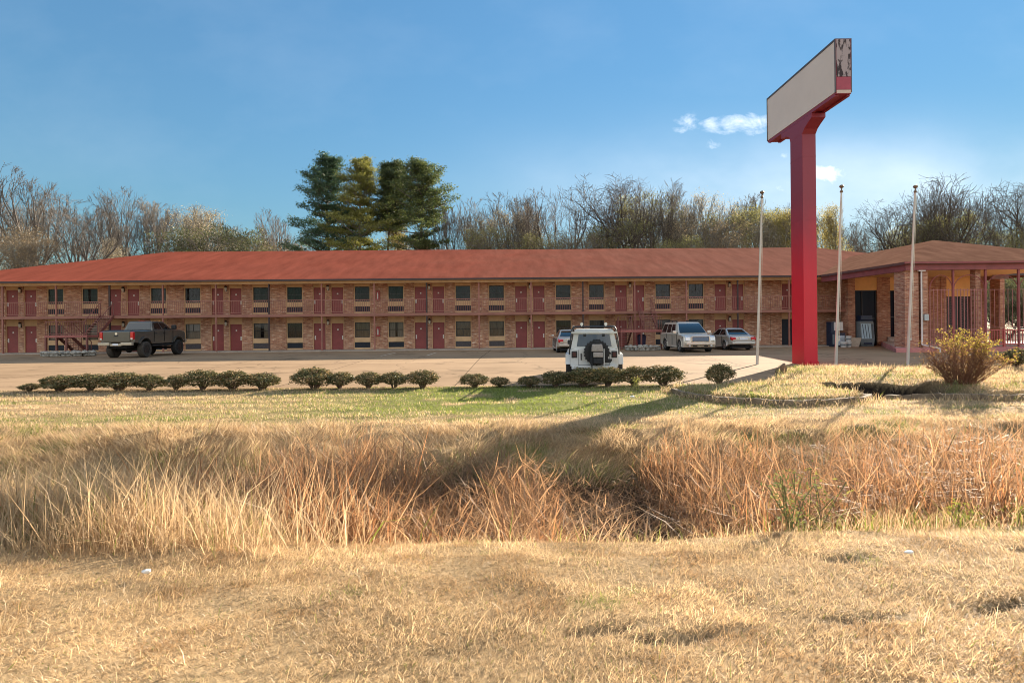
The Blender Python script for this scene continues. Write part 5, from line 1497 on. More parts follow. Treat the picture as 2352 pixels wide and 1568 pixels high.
def tans(n, dark=0.0, red=0.0, green=None, spread=1.0):
    a = RNG.uniform(0, 1, n)[:, None]; b = RNG.uniform(0, 1, n)[:, None] ** 2
    c = TAN * (1 - a) + TAN2 * a
    c = c * (1 - .55 * b) + BRN * .55 * b
    if np.ndim(red) or red:
        r = np.broadcast_to(np.asarray(red, float), (n,))[:, None]
        c = c * (1 - r) + np.array([0.44, 0.205, 0.088]) * (.5 + .85 * a) * r
    if green is not None:
        g = (RNG.uniform(0, 1, n) < green)[:, None]
        gc = GRN * (1 - a) + GRN2 * a
        c = np.where(g, gc, c)
    if np.ndim(dark) or dark:
        c = c * (1 - np.broadcast_to(np.asarray(dark, float), (n,))[:, None])
    return c * RNG.uniform(1 - .25 * spread, 1 + .2 * spread, (n, 1))

# reed stands: (x centre, half width, y centre, half depth, height, weight)
def reed_height(x, y):
    """how tall the cattails stand above the ditch floor at each place"""
    a = sstep(-4.6, -3.5, x) * (1 - sstep(-1.7, -.5, x)) * 1.56
    b = sstep(-1.6, -1.0, x) * (1 - sstep(.35, .95, x)) * 1.06
    c = sstep(1.7, 2.7, x) * (1.30 + .28 * sstep(3.0, 6.5, x))
    d = sstep(.6, 1.0, x) * (1 - sstep(1.5, 2.3, x)) * .26
    e = (1 - sstep(-4.8, -3.9, x)) * 0.55
    h = np.maximum.reduce([a, b, c, d, e])
    return h * (0.66 + .36 * fbm(x * .8, y * .8, 61, 2))

def build_grass():
    GM = leaf_mat('dry_grass_blade', .55)
    # --- 1. near verge, mown dry turf
    B = Bank()
    def turf(n, y0, y1, hmin, hmax, wid, tilt0, tilt1, gz=None, bias=0., segs=2, dens=None, red=0.):
        x, y = scatter(n, y0, y1, 1.22, bias=bias)
        cl = fbm(x * 2.2, y * 2.2, 91, 3)
        keep = RNG.uniform(0, 1, len(x)) < (.45 + .9 * cl)
        if dens is not None: keep &= RNG.uniform(0, 1, len(x)) < dens(x, y)
        x, y, cl = x[keep], y[keep], cl[keep]
        z = terrain(x, y) - .01
        m = len(x)
        ln = RNG.uniform(hmin, hmax, m) * (.6 + .8 * cl)
        # lay of the grass: blown the same way in patches
        az = 2 * PI * fbm(x * .5, y * .5, 17, 2) * 1.6 + RNG.normal(0, 1.5, m)
        tl = RNG.uniform(tilt0, tilt1, m)
        g = np.clip(.03 + .75 * green_mask(x, y) , 0, 1)
        dk = np.clip((.44 - cl) * 1.5, 0, .4)
        c = tans(m, dk, red, g)
        pt = fbm(x * .9 + 40, y * 1.3, 120, 3)[:, None]; c = c * (.72 + .56 * pt)
        c = c * (.84 + .34 * fbm(x * .35, (y - .12 * x) * 7.0, 125, 3)[:, None])
        c = c * (1 - .35 * sstep(.56, .70, fbm(x * 2.6, y * 3.2, 121, 2))[:, None] * np.array([.8, 1.0, 1.2]))
        w = RNG.uniform(.7, 1.3, m) * wid
        B.add(blades(x, y, z, ln, w, az, tl, RNG.uniform(.1, .9, m), c, segs))
    rd = lambda x, y: 1 - .85 * rut_mask(x, y)
    turf(540000, 1.9, 5.3, .022, .062, .0040, .3, 1.45, dens=rd)
    turf(138000, 1.9, 5.4, .05, .13, .0036, 1.15, 1.62, dens=rd)
    turf(9000, 1.9, 5.4, .08, .15, .0040, .1, .8)
    o = B.build('dry_verge_grass', GM); kind(o, 'stuff'); tag(o, 'short sunlit dry tan grass covering the verge in the foreground', 'grass')
    # --- 2. rank grass along the ditch lip, taller on the left
    B = Bank()
    n = 58000
    x, y = scatter(n, 4.3, 6.3, 1.22)
    lip = sstep(-4.6, -2.2, x)
    left = 1 - sstep(-3.4, -1.2, x)
    right = sstep(2.6, 3.8, x)
    dens = .22 + .78 * left + .45 * right
    dens *= np.where(left > .3, sstep(4.25, 4.8, y), sstep(4.95, 5.35, y))
    dens *= np.clip(2.2 * fbm(x * 2.1, y * 2.1, 52, 3) - .5, .08, 1.2)
    keep = RNG.uniform(0, 1, len(x)) < dens
    x, y = x[keep], y[keep]; m = len(x)
    left = 1 - sstep(-3.4, -1.2, x); right = sstep(2.6, 3.8, x)
    z = terrain(x, y) - .02
    ln = (RNG.uniform(.14, .34, m) + left * RNG.uniform(.1, .62, m) * sstep(4.4, 5.2, y) + right * RNG.uniform(0, .3, m) * sstep(5.2, 5.7, y))
    c = tans(m, .0, .12 + .2 * right, np.clip(.05 + .25 * (1 - left) * sstep(.45, .65, fbm(x, y, 71, 2)) + .18 * right, 0, .6))
    B.add(blades(x, y, z, ln, RNG.uniform(.0045, .008, m), RNG.uniform(0, 2 * PI, m), np.abs(RNG.normal(0, .45, m)), RNG.uniform(.1, 1.2, m), c))
    # long stems criss-crossing on the left
    m = 900
    x = RNG.uniform(-6.2, -1.4, m); y = RNG.uniform(4.5, 6.0, m); z = terrain(x, y)
    B.add(blades(x, y, z, RNG.uniform(.5, 1.05, m), RNG.uniform(.005, .008, m), RNG.uniform(0, 2 * PI, m), np.abs(RNG.normal(.35, .4, m)), RNG.uniform(0, .7, m), tans(m, 0, .05) * 1.1))
    o = B.build('tall_ditch_grass', GM); kind(o, 'stuff'); tag(o, 'rank golden grass leaning over the near edge of the ditch', 'grass')
    # --- 3. dead cattails in the ditch
    B = Bank()
    n = 50000
    x, y = scatter(n, 5.75, 10.2, 1.22)
    h = reed_height(x, y)
    cl = fbm(x * 1.5, y * 1.2, 33, 2)
    keep = (RNG.uniform(0, 1, len(x)) < np.clip(h / 1.3, .12, 1) * np.clip(3.6 * cl - 1.05, .03, 1.2)) & (RNG.uniform(0, 1, len(x)) < .85)
    x, y, h = x[keep], y[keep], h[keep]; m = len(x)
    z = np.maximum(terrain(x, y), -.88) - .03
    ln = h * RNG.uniform(.55, 1.12, m)
    tl = np.abs(RNG.normal(0, .20, m)); br = RNG.uniform(0, 1, m)
    broken = br < .62
    tl = np.where(broken, RNG.uniform(.1, .95, m), tl)
    dr = np.where(broken, RNG.uniform(.6, 2.3, m), RNG.uniform(0, .5, m))
    mid = sstep(-1.9, -.8, x) * (1 - sstep(1.2, 2.6, x))
    tl = tl + mid * np.abs(RNG.normal(.25, .3, m))
    c = tans(m, RNG.uniform(0, .35, m) ** 1.0, np.clip(np.where(x > -4.2, .85, .25) * RNG.uniform(.5, 1.3, m), 0, 1), .012)
    B.add(blades(x, y, z, ln, RNG.uniform(.010, .022, m), RNG.uniform(0, 2 * PI, m), tl, dr, c))
    # thatch lying low, thick between the stands
    m = 15000
    x = RNG.uniform(-7, 12, m); y = RNG.uniform(6.2, 9.8, m); keep = (np.abs(x) < y * .98) & ((y > 7.0) | (RNG.uniform(0, 1, m) < .2))
    x, y = x[keep], y[keep]; m = len(x)
    z = np.maximum(terrain(x, y), -.88) + RNG.uniform(0, 1.0, m) ** 1.6 * reed_height(x, y) * .7
    B.add(blades(x, y, z, RNG.uniform(.3, .8, m), RNG.uniform(.008, .016, m), RNG.uniform(0, 2 * PI, m), RNG.uniform(1.1, 1.65, m), RNG.uniform(-.3, .5, m), tans(m, RNG.uniform(.1, .75, m), .6)))
    # bent and broken stalks caught up in the stands
    m = 16000
    x = RNG.uniform(-9, 12, m); y = RNG.uniform(6.3, 9.9, m); keep = np.abs(x) < y * 1.1
    x, y = x[keep], y[keep]; m = len(x); h = reed_height(x, y)
    z = np.maximum(terrain(x, y), -.88) + RNG.uniform(.10, .72, m) * h
    B.add(blades(x, y, z, RNG.uniform(.25, .75, m) * np.clip(h, .5, 1.2), RNG.uniform(.009, .018, m), RNG.uniform(0, 2 * PI, m), RNG.uniform(.5, 2.0, m), RNG.uniform(-.6, 1.2, m), tans(m, RNG.uniform(0, .35, m), np.where(x > -4, .65, .2))))
    # fallen pale stalks in front of the gap
    m = 420
    x = RNG.uniform(-1.6, 2.6, m); y = RNG.uniform(6.0, 7.6, m); z = np.maximum(terrain(x, y), -.85) + .08
    B.add(blades(x, y, z, RNG.uniform(.5, 1.1, m), RNG.uniform(.008, .013, m), RNG.normal(.2, 1.3, m), RNG.uniform(.5, 1.35, m), RNG.uniform(.2, 1.0, m), tans(m, 0, .35) * 1.05))
    o = B.build('dead_cattail_reeds', GM); kind(o, 'stuff'); tag(o, 'reddish tan dead cattail reeds filling the ditch', 'reeds')
    # --- 4. matted long grass on the far bank
    B = Bank()
    n = 172000
    x, y = scatter(n, 9.7, 13.4, 1.22)
    cl = fbm(x * 1.4, y * 1.8, 44, 3)
    keep = (RNG.uniform(0, 1, len(x)) < (.3 + 1.0 * cl)) & (RNG.uniform(0, 1, len(x)) < (1 - .9 * sstep(12.0, 13.3, y)) * 1.0)
    # the bed on the right runs further back
    x, y, cl = x[keep], y[keep], cl[keep]; m = len(x)
    z = terrain(x, y) - .02
    ln = RNG.uniform(.12, .42, m) * (.45 + 1.0 * cl) * (1 - .65 * sstep(11.4, 13.0, y))
    az = 2 * PI * fbm(x * .55, y * .7, 18, 2) * 1.8 + RNG.normal(0, 1.0, m)
    g = np.clip(.02 + .5 * green_mask(x, y) + .35 * (1 - sstep(10.0, 10.9, y)), 0, .7)
    c = tans(m, np.clip((.46 - cl) * 1.3, 0, .3), 0.08, g)
    B.add(blades(x, y, z, ln, RNG.uniform(.006, .011, m), az, RNG.uniform(.4, 1.35, m), RNG.uniform(.1, 1.0, m), c))
    o = B.build('matted_bank_grass', GM); kind(o, 'stuff'); tag(o, 'matted straw coloured grass on the far bank of the ditch', 'grass')
    # --- 5. mown lawn up to the hedge and over the mound
    B = Bank()
    n = 375000
    x, y = scatter(n, 11.8, 25.0, 1.18)
    e = lot_edge(x)
    keep = (y < e - .12) & ~((x > 9.4) & (x < 12.8) & (y > 14.9) & (y < 15.6) & (RNG.uniform(0, 1, len(x)) < .5)) & (RNG.uniform(0, 1, len(x)) > soil_and_shade(x, y) * .93)
    b2 = bed_mask(BED2, x, y)
    x, y = x[keep], y[keep]; m = len(x)
    z = terrain(x, y) - .01
    row = .5 + .5 * np.sin(y * 7.5 + 3 * fbm(x * .15, y * .1, 8, 2) * 4)          # mower rows
    cl = fbm(x * 1.2, y * 2.2, 19, 3)
    ln = RNG.uniform(.04, .10, m) * (.7 + .5 * row) * (.6 + .8 * cl)
    rt = sstep(5.5, 8.0, x) * sstep(14.5, 15.5, y)
    ln = ln * (1 + 1.4 * rt * RNG.uniform(0, 1, m))
    g = np.clip(.05 + .95 * green_mask(x, y), 0, 1)
    c = tans(m, np.clip((.45 - cl) * 1.0, 0, .25), 0.05, g) * (.80 + .34 * row)[:, None]
    B.add(blades(x, y, z, ln, RNG.uniform(.010, .02, m), RNG.uniform(0, 2 * PI, m), RNG.uniform(.1, 1.1, m), RNG.uniform(0, .6, m), c, 1))
    for b in (BED1, BED2):
        m = 2600
        an = RNG.uniform(PI * .95, PI * 2.02, m); rr = RNG.choice([1.06, .94], m) + RNG.normal(0, .03, m)
        x = b['cx'] + b['rx'] * rr * np.cos(an); y = b['cy'] + b['ry'] * rr * np.sin(an)
        kp = RNG.uniform(0, 1, m) < np.clip(2.4 * fbm(x * 2.3, y * 2.3, 66, 2) - .7, .05, 1); x, y = x[kp], y[kp]; m = len(x)
        B.add(blades(x, y, terrain(x, y) - .01, RNG.uniform(.10, .34, m), RNG.uniform(.010, .018, m), RNG.uniform(0, 2 * PI, m), RNG.uniform(.1, 1.0, m), RNG.uniform(.1, .9, m), tans(m, .1, .05, .15)))
    m = 9000
    x = RNG.uniform(5.5, 16, m); y = RNG.uniform(15.5, 24.2, m)
    kp = (RNG.uniform(0, 1, m) < np.clip(3.0 * fbm(x * 1.3, y * 1.3, 67, 3) - 1.2, 0, 1)) & (y < lot_edge(x) - .2) & (soil_and_shade(x, y) < .3) & ~((x > 9.0) & (x < 13.2) & (y < 17)); x, y = x[kp], y[kp]; m = len(x)
    B.add(blades(x, y, terrain(x, y) - .01, RNG.uniform(.10, .30, m), RNG.uniform(.010, .018, m), RNG.uniform(0, 2 * PI, m), RNG.uniform(.1, 1.1, m), RNG.uniform(.1, .9, m), tans(m, .15, .05, .22)))
    o = B.build('lawn_grass', GM); kind(o, 'stuff'); tag(o, 'mown tan and green lawn between the ditch and the bushes', 'grass')

# ---------------------------------------------------------------- leaves on shrubs and trees
def leaf_cloud(pts, size, col, flat=0.0, rng=None, aspect=.6):
    """one folded leaf (two triangles) at each point, turned at random"""
    rng = rng or RNG
    n = len(pts)
    a = rng.normal(0, 1, (n, 3)); a[:, 2] *= (1 - flat); a /= np.linalg.norm(a, axis=1)[:, None] + 1e-9
    b = rng.normal(0, 1, (n, 3)); b -= a * np.sum(a * b, 1)[:, None]; b /= np.linalg.norm(b, axis=1)[:, None] + 1e-9
    s = size * rng.uniform(.6, 1.3, n)
    p = pts; u = a * s[:, None]; w = b * (s * aspect)[:, None]
    V = np.stack([p - u * .5, p + w * .5, p + u * .5, p - w * .5], 1).reshape(-1, 3)
    o = (np.arange(n) * 4)[:, None]
    T = np.concatenate([o + np.array([0, 1, 2]), o + np.array([0, 2, 3])], 0)
    return V, T, np.repeat(col, 4, 0)

def tubes(segs, sides_thick=6, thick=.04):
    """segments (p0,p1,r0,r1) -> V,T"""
    S = np.array(segs, float).reshape(-1, 8)
    out = []
    off = 0; Vs = []; Ts = []
    rm = np.maximum(S[:, 6], S[:, 7])
    for sel, k in ((rm >= thick, sides_thick), (rm < thick, 3)):
        s = S[sel]
        if len(s) == 0: continue
        p0, p1 = s[:, :3], s[:, 3:6]
        d = p1 - p0; d /= np.linalg.norm(d, axis=1)[:, None] + 1e-9
        ref = np.where(np.abs(d[:, 2:3]) > .9, np.array([[1., 0, 0]]), np.array([[0., 0, 1]]))
        u = np.cross(d, ref); u /= np.linalg.norm(u, axis=1)[:, None] + 1e-9
        w = np.cross(d, u)
        ang = 2 * PI * np.arange(k) / k
        ring = u[:, None, :] * np.cos(ang)[None, :, None] + w[:, None, :] * np.sin(ang)[None, :, None]
        a = p0[:, None, :] + ring * s[:, 6][:, None, None]; b = p1[:, None, :] + ring * s[:, 7][:, None, None]
        V = np.concatenate([a, b], 1).reshape(-1, 3)
        o = (np.arange(len(s)) * 2 * k)[:, None] + off
        for i in range(k):
            j = (i + 1) % k
            Ts.append(o + np.array([i, j, k + j])); Ts.append(o + np.array([i, k + j, k + i]))
        Vs.append(V); off += len(V)
    return np.concatenate(Vs), np.concatenate(Ts)

def branching(seed, height, trunk_r, fork, spread, levels=5, lean=0.0, up=.25, wig=.12, kids=(4, 6), first=.35, shrink=(.55, .74), twig=.018, crad=.25):
    """skeleton of a bare tree: list of segments and list of twig ends"""
    r = random.Random(seed)
    segs = []; tips = []
    def grow(p, d, ln, rad, lv):
        n = 5 if lv == 0 else (4 if lv < 3 else 3)
        step = ln / n
        q = p; dd = d
        r1 = rad
        pts = []
        for i in range(n):
            v = Vector((r.gauss(0, 1), r.gauss(0, 1), r.gauss(0, 1))) * wig * (1 + .12 * lv)
            dd = (dd + v + Vector((0, 0, up * (.10 if lv else .1)))).normalized()
            e = q + dd * step
            r2 = max(twig * .6, rad * (1 - (i + 1) / n * (.40 if lv == 0 else .55)))
            segs.append((*q, *e, r1, r2)); q = e; r1 = r2
            pts.append((Vector(q), Vector(dd), r1, (i + 1) / n))
        if lv >= levels:
            tips.append(tuple(q)); return
        m = r.randint(*kids) if lv < 3 else r.randint(2, 3)
        if lv == 0: m += 1
        for k in range(m):
            t = first + (1 - first) * (k + r.random()) / m if lv == 0 else .25 + .75 * (k + r.random()) / m
            idx = min(n - 1, int(t * n)); c, cd, cr, ct = pts[idx]
            a = r.uniform(0, 2 * PI) if lv == 0 else r.uniform(0, 2 * PI)
            o = cd.orthogonal().normalized(); o.rotate(Quaternion(cd, a + k * 2.4))
            an = spread * r.uniform(.65, 1.25)
            nd = (cd * math.cos(an) + o * math.sin(an)).normalized()
            back = c - cd * step * r.random()
            grow(back if lv else c - cd * step * .5 * r.random(), nd, ln * r.uniform(*shrink), max(twig, cr * r.uniform(.58, .80)), lv + 1)
        # the leader goes on
        grow(Vector(q), dd, ln * r.uniform(.42, .58), max(twig, r1 * .85), lv + 1)
    grow(Vector((0, 0, -.3)), Vector((math.sin(lean), 0, math.cos(lean))), fork, trunk_r, 0)
    # bring to the wanted height
    hz = float(np.percentile([t[2] for t in tips], 96))
    k = height / hz
    def zz(z):
        z = z * k
        return z if z < .8 * height else .8 * height + .22 * height * math.tanh((z - .8 * height) / (.26 * height))
    rad = sorted(math.hypot(t[0], t[1]) * k for t in tips)
    sr = crad * height / rad[int(len(rad) * .88)]
    lim = crad * height * 1.22
    def xy(x, y):
        q = math.hypot(x, y) * k
        if q < 1e-6: return 0.0, 0.0
        g = lim * math.tanh(q * sr / lim) / q * k
        return x * g, y * g
    segs = [(*xy(a, b), zz(c), *xy(d, e), zz(f), g, h) for a, b, c, d, e, f, g, h in segs]
    tips = [(*xy(a, b), zz(c)) for a, b, c in tips]
    return segs, tips

def split_tree(root, segs, bark, cut=.09, names=('trunk', 'crown')):
    big = [s for s in segs if s[6] >= cut]; small = [s for s in segs if s[6] < cut]
    for nm, ss in zip(names, (big, small)):
        if ss:
            V, T = tubes(ss, 7, .05)
            o = raw_mesh(nm, V, T, bark, None, root)
            o.data.polygons.foreach_set('use_smooth', [True] * len(o.data.polygons))

def X_at(xd, D): return (xd - 1176) / F * D
def H_at(xd, yd, D):
    yh = 741 + (1350 - xd) * .0092
    return (yh - yd) / F * D + CAMZ

def build_trees():
    BK = pbr('grey_brown_bark', (0.165, 0.14, 0.118), .9, c2=(0.075, 0.062, 0.052), vscale=3, stretch=(2, 2, .4), bump=.5)
    BKL = pbr('pale_twig_bark', (0.235, 0.20, 0.155), .9, c2=(0.12, 0.10, 0.078), vscale=3)
    BKD = pbr('dark_oak_bark', (0.115, 0.09, 0.07), .9, c2=(0.06, 0.045, 0.035), vscale=3, bump=.4)
    LF = leaf_mat('tree_leaf', .45)
    protos = {}
    def bare(kindn):
        segs, tips = {
            'tall': lambda: branching(3, 18, .34, 6, .6, 5, first=.45, kids=(3, 4), up=.55, wig=.10, crad=.30),
            'tall2': lambda: branching(14, 18, .30, 6, .55, 5, first=.4, kids=(3, 4), up=.6, wig=.11, crad=.27),
            'slim': lambda: branching(21, 17, .20, 7, .45, 5, first=.3, kids=(3, 4), up=.7, wig=.10, crad=.20),
            'slim2': lambda: branching(27, 17, .19, 6.5, .45, 5, first=.25, kids=(3, 4), up=.6, wig=.12, crad=.22),
            'oak': lambda: branching(35, 18, .52, 4.2, .82, 5, first=.5, kids=(4, 4), up=.30, wig=.14, shrink=(.62, .82), crad=.52),
            'oak2': lambda: branching(41, 18, .46, 4.4, .80, 5, first=.45, kids=(3, 5), up=.30, wig=.15, shrink=(.62, .82), crad=.46),
            'lean': lambda: branching(52, 14, .28, 7, .5, 5, lean=.42, first=.5, kids=(3, 4), up=.35, wig=.11, crad=.45),
        }[kindn]()
        return segs, tips
    def place(root_proto, name, label, xd, ytop, D, H0, group, sx=1.0, rz=0.0):
        h = H_at(xd, ytop, D); k = h / H0
        if root_proto['used']:
            o = copy_tree(root_proto['o'])
        else:
            o = root_proto['o']; root_proto['used'] = True
        o['label'] = label
        o.location = (X_at(xd, D), D, -.1); o.scale = (k * sx, k * sx, k); o.rotation_euler = (0, 0, rz)
        return o
    H0 = {'tall': 18, 'tall2': 18, 'slim': 17, 'slim2': 17, 'oak': 18, 'oak2': 18, 'lean': 14}
    def proto(kindn):
        if kindn not in protos:
            segs, tips = bare(kindn)
            root = thing('bare_tree', 'x', 'tree', (0, 0, 0), 0, 'bare winter trees behind the motel')
            split_tree(root, segs, BKD if kindn.startswith('oak') else (BKL if kindn.startswith('slim') else BK))
            protos[kindn] = {'o': root, 'used': False}
        return protos[kindn]
    rnd = random.Random(5)
    for (kd, xd, yt, D, sx, lab) in TREES_BARE:
        place(proto(kd), 'bare_tree', lab, xd, yt, D, H0[kd], '', sx, rnd.uniform(0, 6.28) if kd != 'lean' else 0.0)
    # ---- leafy winter trees: thin crowns of brown, olive and golden leaves
    def leafy(kindn, seed, c1, c2, n, size, h0, wide, conic=0.):
        key = 'L' + kindn
        if key in protos: return protos[key]
        rg = np.random.default_rng(seed)
        segs, tips = branching(seed, h0, .22, h0 * .33, .6, 4, first=.2, kids=(4, 5), up=.45, wig=.15, shrink=(.55, .75), crad=.36 if not conic else .26)
        tp = np.array(tips)
        tp[:, :2] *= wide
        if conic:
            k = 1 - conic * np.clip((tp[:, 2] / h0 - .3) / .7, 0, 1); tp[:, :2] *= k[:, None]
        segs = [(a * wide, b * wide, c, d * wide, e * wide, f, g, h) for a, b, c, d, e, f, g, h in segs]
        root = thing('leafy_tree', 'x', 'tree', (0, 0, 0), 0, 'leafy trees behind the motel')
        split_tree(root, segs, BKL, .05, ('trunk', 'branches'))
        idx = rg.integers(0, len(tp), n)
        clump = rg.normal(0, .27, (n, 3)) * np.array([1, 1, .7])
        P = tp[idx] + clump
        shade = rg.uniform(.6, 1.25, len(tp))[idx][:, None]
        a = rg.uniform(0, 1, (n, 1))
        col = (np.array(c1) * (1 - a) + np.array(c2) * a) * shade
        V, T, C = leaf_cloud(P, size, col, .2, rg)
        raw_mesh('foliage', V, T, LF, C, root)
        protos[key] = {'o': root, 'used': False}
        return protos[key]
    KIND = {
        'brown': (101, (.21, .15, .085), (.36, .27, .15), 9500, .10, 10, 1.15, 0),
        'tan': (102, (.33, .27, .165), (.46, .385, .24), 8500, .085, 12, 1.0, 0),
        'olive': (103, (.16, .16, .055), (.36, .33, .12), 11000, .10, 10, 1.2, 0),
        'gold': (104, (.34, .28, .08), (.56, .46, .15), 15000, .10, 13, .8, .55),
        'dark': (105, (.06, .075, .03), (.17, .17, .07), 18000, .12, 9, 1.5, 0),
    }
    for (kd, xd, yt, D, sx, lab) in TREES_LEAFY:
        a = KIND[kd]
        o = place(leafy(kd, *a), 'leafy_tree', lab, xd, yt, D, a[5], '', sx, rnd.uniform(0, 6.28))
        o['group'] = {'brown': 'brown leafed trees', 'tan': 'tan leafed trees', 'olive': 'olive green trees', 'gold': 'golden green trees', 'dark': 'dark evergreen trees'}[kd] + ' behind the motel'
    # ---- pines
    for i, (xd, yt, D, wd, low, c1, c2, lab) in enumerate(PINES):
        rg = np.random.default_rng(200 + i); r = random.Random(300 + i)
        H = H_at(xd, yt, D)
        root = thing('pine_tree', lab, 'pine tree', (X_at(xd, D), D, -.1), 0, 'tall pines behind the motel')
        segs = []; ctr = []
        q = Vector((0, 0, 0)); n = 14
        tr = []
        for k in range(n):
            e = Vector((.35 * math.sin(k * .5 + i) + (.06 * k if i > 1 else 0), .2 * math.cos(k * .6), H * (k + 1) / n))
            segs.append((*q, *e, .46 * (1 - .85 * k / n), .46 * (1 - .85 * (k + 1) / n))); tr.append((q.copy(), e.copy())); q = e
        nw = 15
        for k in range(nw * 10):
            wv = k // 10
            t = low + (1 - low) * min(.985, (wv + .15 + r.gauss(0, .10)) / nw)
            s0, s1 = tr[min(n - 1, int(t * n))]; f = t * n - int(t * n); p = s0.lerp(s1, min(1, f))
            a = 2 * PI * (k % 10) / 10 + wv * 1.1 + r.gauss(0, .25)
            u = max(0.0, min(.99, (t - low) / (1 - low)))
            prof = [(1 - u) ** .72, (1 - u ** 2.2) * .95, (1 - u ** 2.6) ** .8, (1 - u ** 2.8) ** .8][i] * (1.0 if u > .10 else .8)
            ln = wd * (.12 + .95 * prof) * r.choice([.35, .6, .85, 1.0, 1.25]) * r.uniform(.85, 1.1)
            if i == 3 and u < .3: ln *= r.choice([.0, .6, 1.0])
            if ln < .3 or (u < .9 and r.random() < .12): continue
            el = r.uniform(-.12, .15) + .75 * u * u
            d = Vector((math.cos(a) * math.cos(el), math.sin(a) * math.cos(el), math.sin(el)))
            m = 4; qq = p; rr = .12 * (.4 + ln / wd * .7)
            for j in range(m):
                d = (d + Vector((0, 0, .07)) + Vector((r.gauss(0, .08), r.gauss(0, .08), 0))).normalized()
                e = qq + d * ln / m
                segs.append((*qq, *e, rr * (1 - j / m * .8), rr * (1 - (j + 1) / m * .8)))
                if j >= 1:
                    for bq in range(2 + (j > 1)):
                        sd = Vector((d.y, -d.x, 0)) * (1 if bq % 2 else -1)
                        e2 = e + (d * r.uniform(.1, .6) + sd * r.uniform(.25, .9) + Vector((0, 0, r.uniform(0, .3)))) * ln * .2
                        segs.append((*e, *e2, .035, .02)); ctr.append(tuple(e2))
                qq = e
            ctr.append(tuple(qq))
        for k in range(10): ctr.append((tr[-1][1].x + r.gauss(0, .3), tr[-1][1].y + r.gauss(0, .3), H - r.uniform(0, 1.6)))
        split_tree(root, segs, BK if i != 1 else BKL, .09, ('trunk', 'branches'))
        C0 = np.array(ctr); per = 34
        idx = np.repeat(np.arange(len(C0)), per)
        off = rg.normal(0, 1, (len(idx), 3)) * np.array([.58, .58, .20]) + np.array([0, 0, .10])
        P = C0[idx] + off
        sh = rg.uniform(.65, 1.3, len(C0))[idx][:, None]
        aa = rg.uniform(0, 1, (len(idx), 1))
        col = (np.array(c1) * (1 - aa) + np.array(c2) * aa) * sh
        V, T, C = leaf_cloud(P, .46, col, .0, rg, .30)
        raw_mesh('needles', V, T, LF, C, root)

def build_thicket():
    B = Bank(); n = 52000
    x = RNG.uniform(-125, 125, n); y = RNG.uniform(122, 130, n)
    top = 15.5 + 9.0 * (fbm(x * .07, y * 0, 301, 3) - .35) + 3.5 * (vnoise(x * .5, y * .2, 302) - .5)
    z = RNG.uniform(.25, 1, n) * top
    a = RNG.uniform(0, 1, (n, 1)); t = sstep(.35, .65, fbm(x * .06 + 5, y * 0, 303, 2))[:, None]
    c = (np.array([.17, .125, .09]) * (1 - t) + np.array([.27, .22, .12]) * t) * (.55 + .8 * a)
    B.add(blades(x, y, z - 1.5, RNG.uniform(1.0, 3.2, n), RNG.uniform(.05, .11, n), RNG.uniform(0, 2 * PI, n), np.abs(RNG.normal(.1, .5, n)), RNG.normal(0, .4, n), c))
    o = B.build('distant_thicket', leaf_mat('thicket_twig', .25)); kind(o, 'stuff'); tag(o, 'grey brown winter thicket filling the gaps between the trees behind the motel', 'woods')

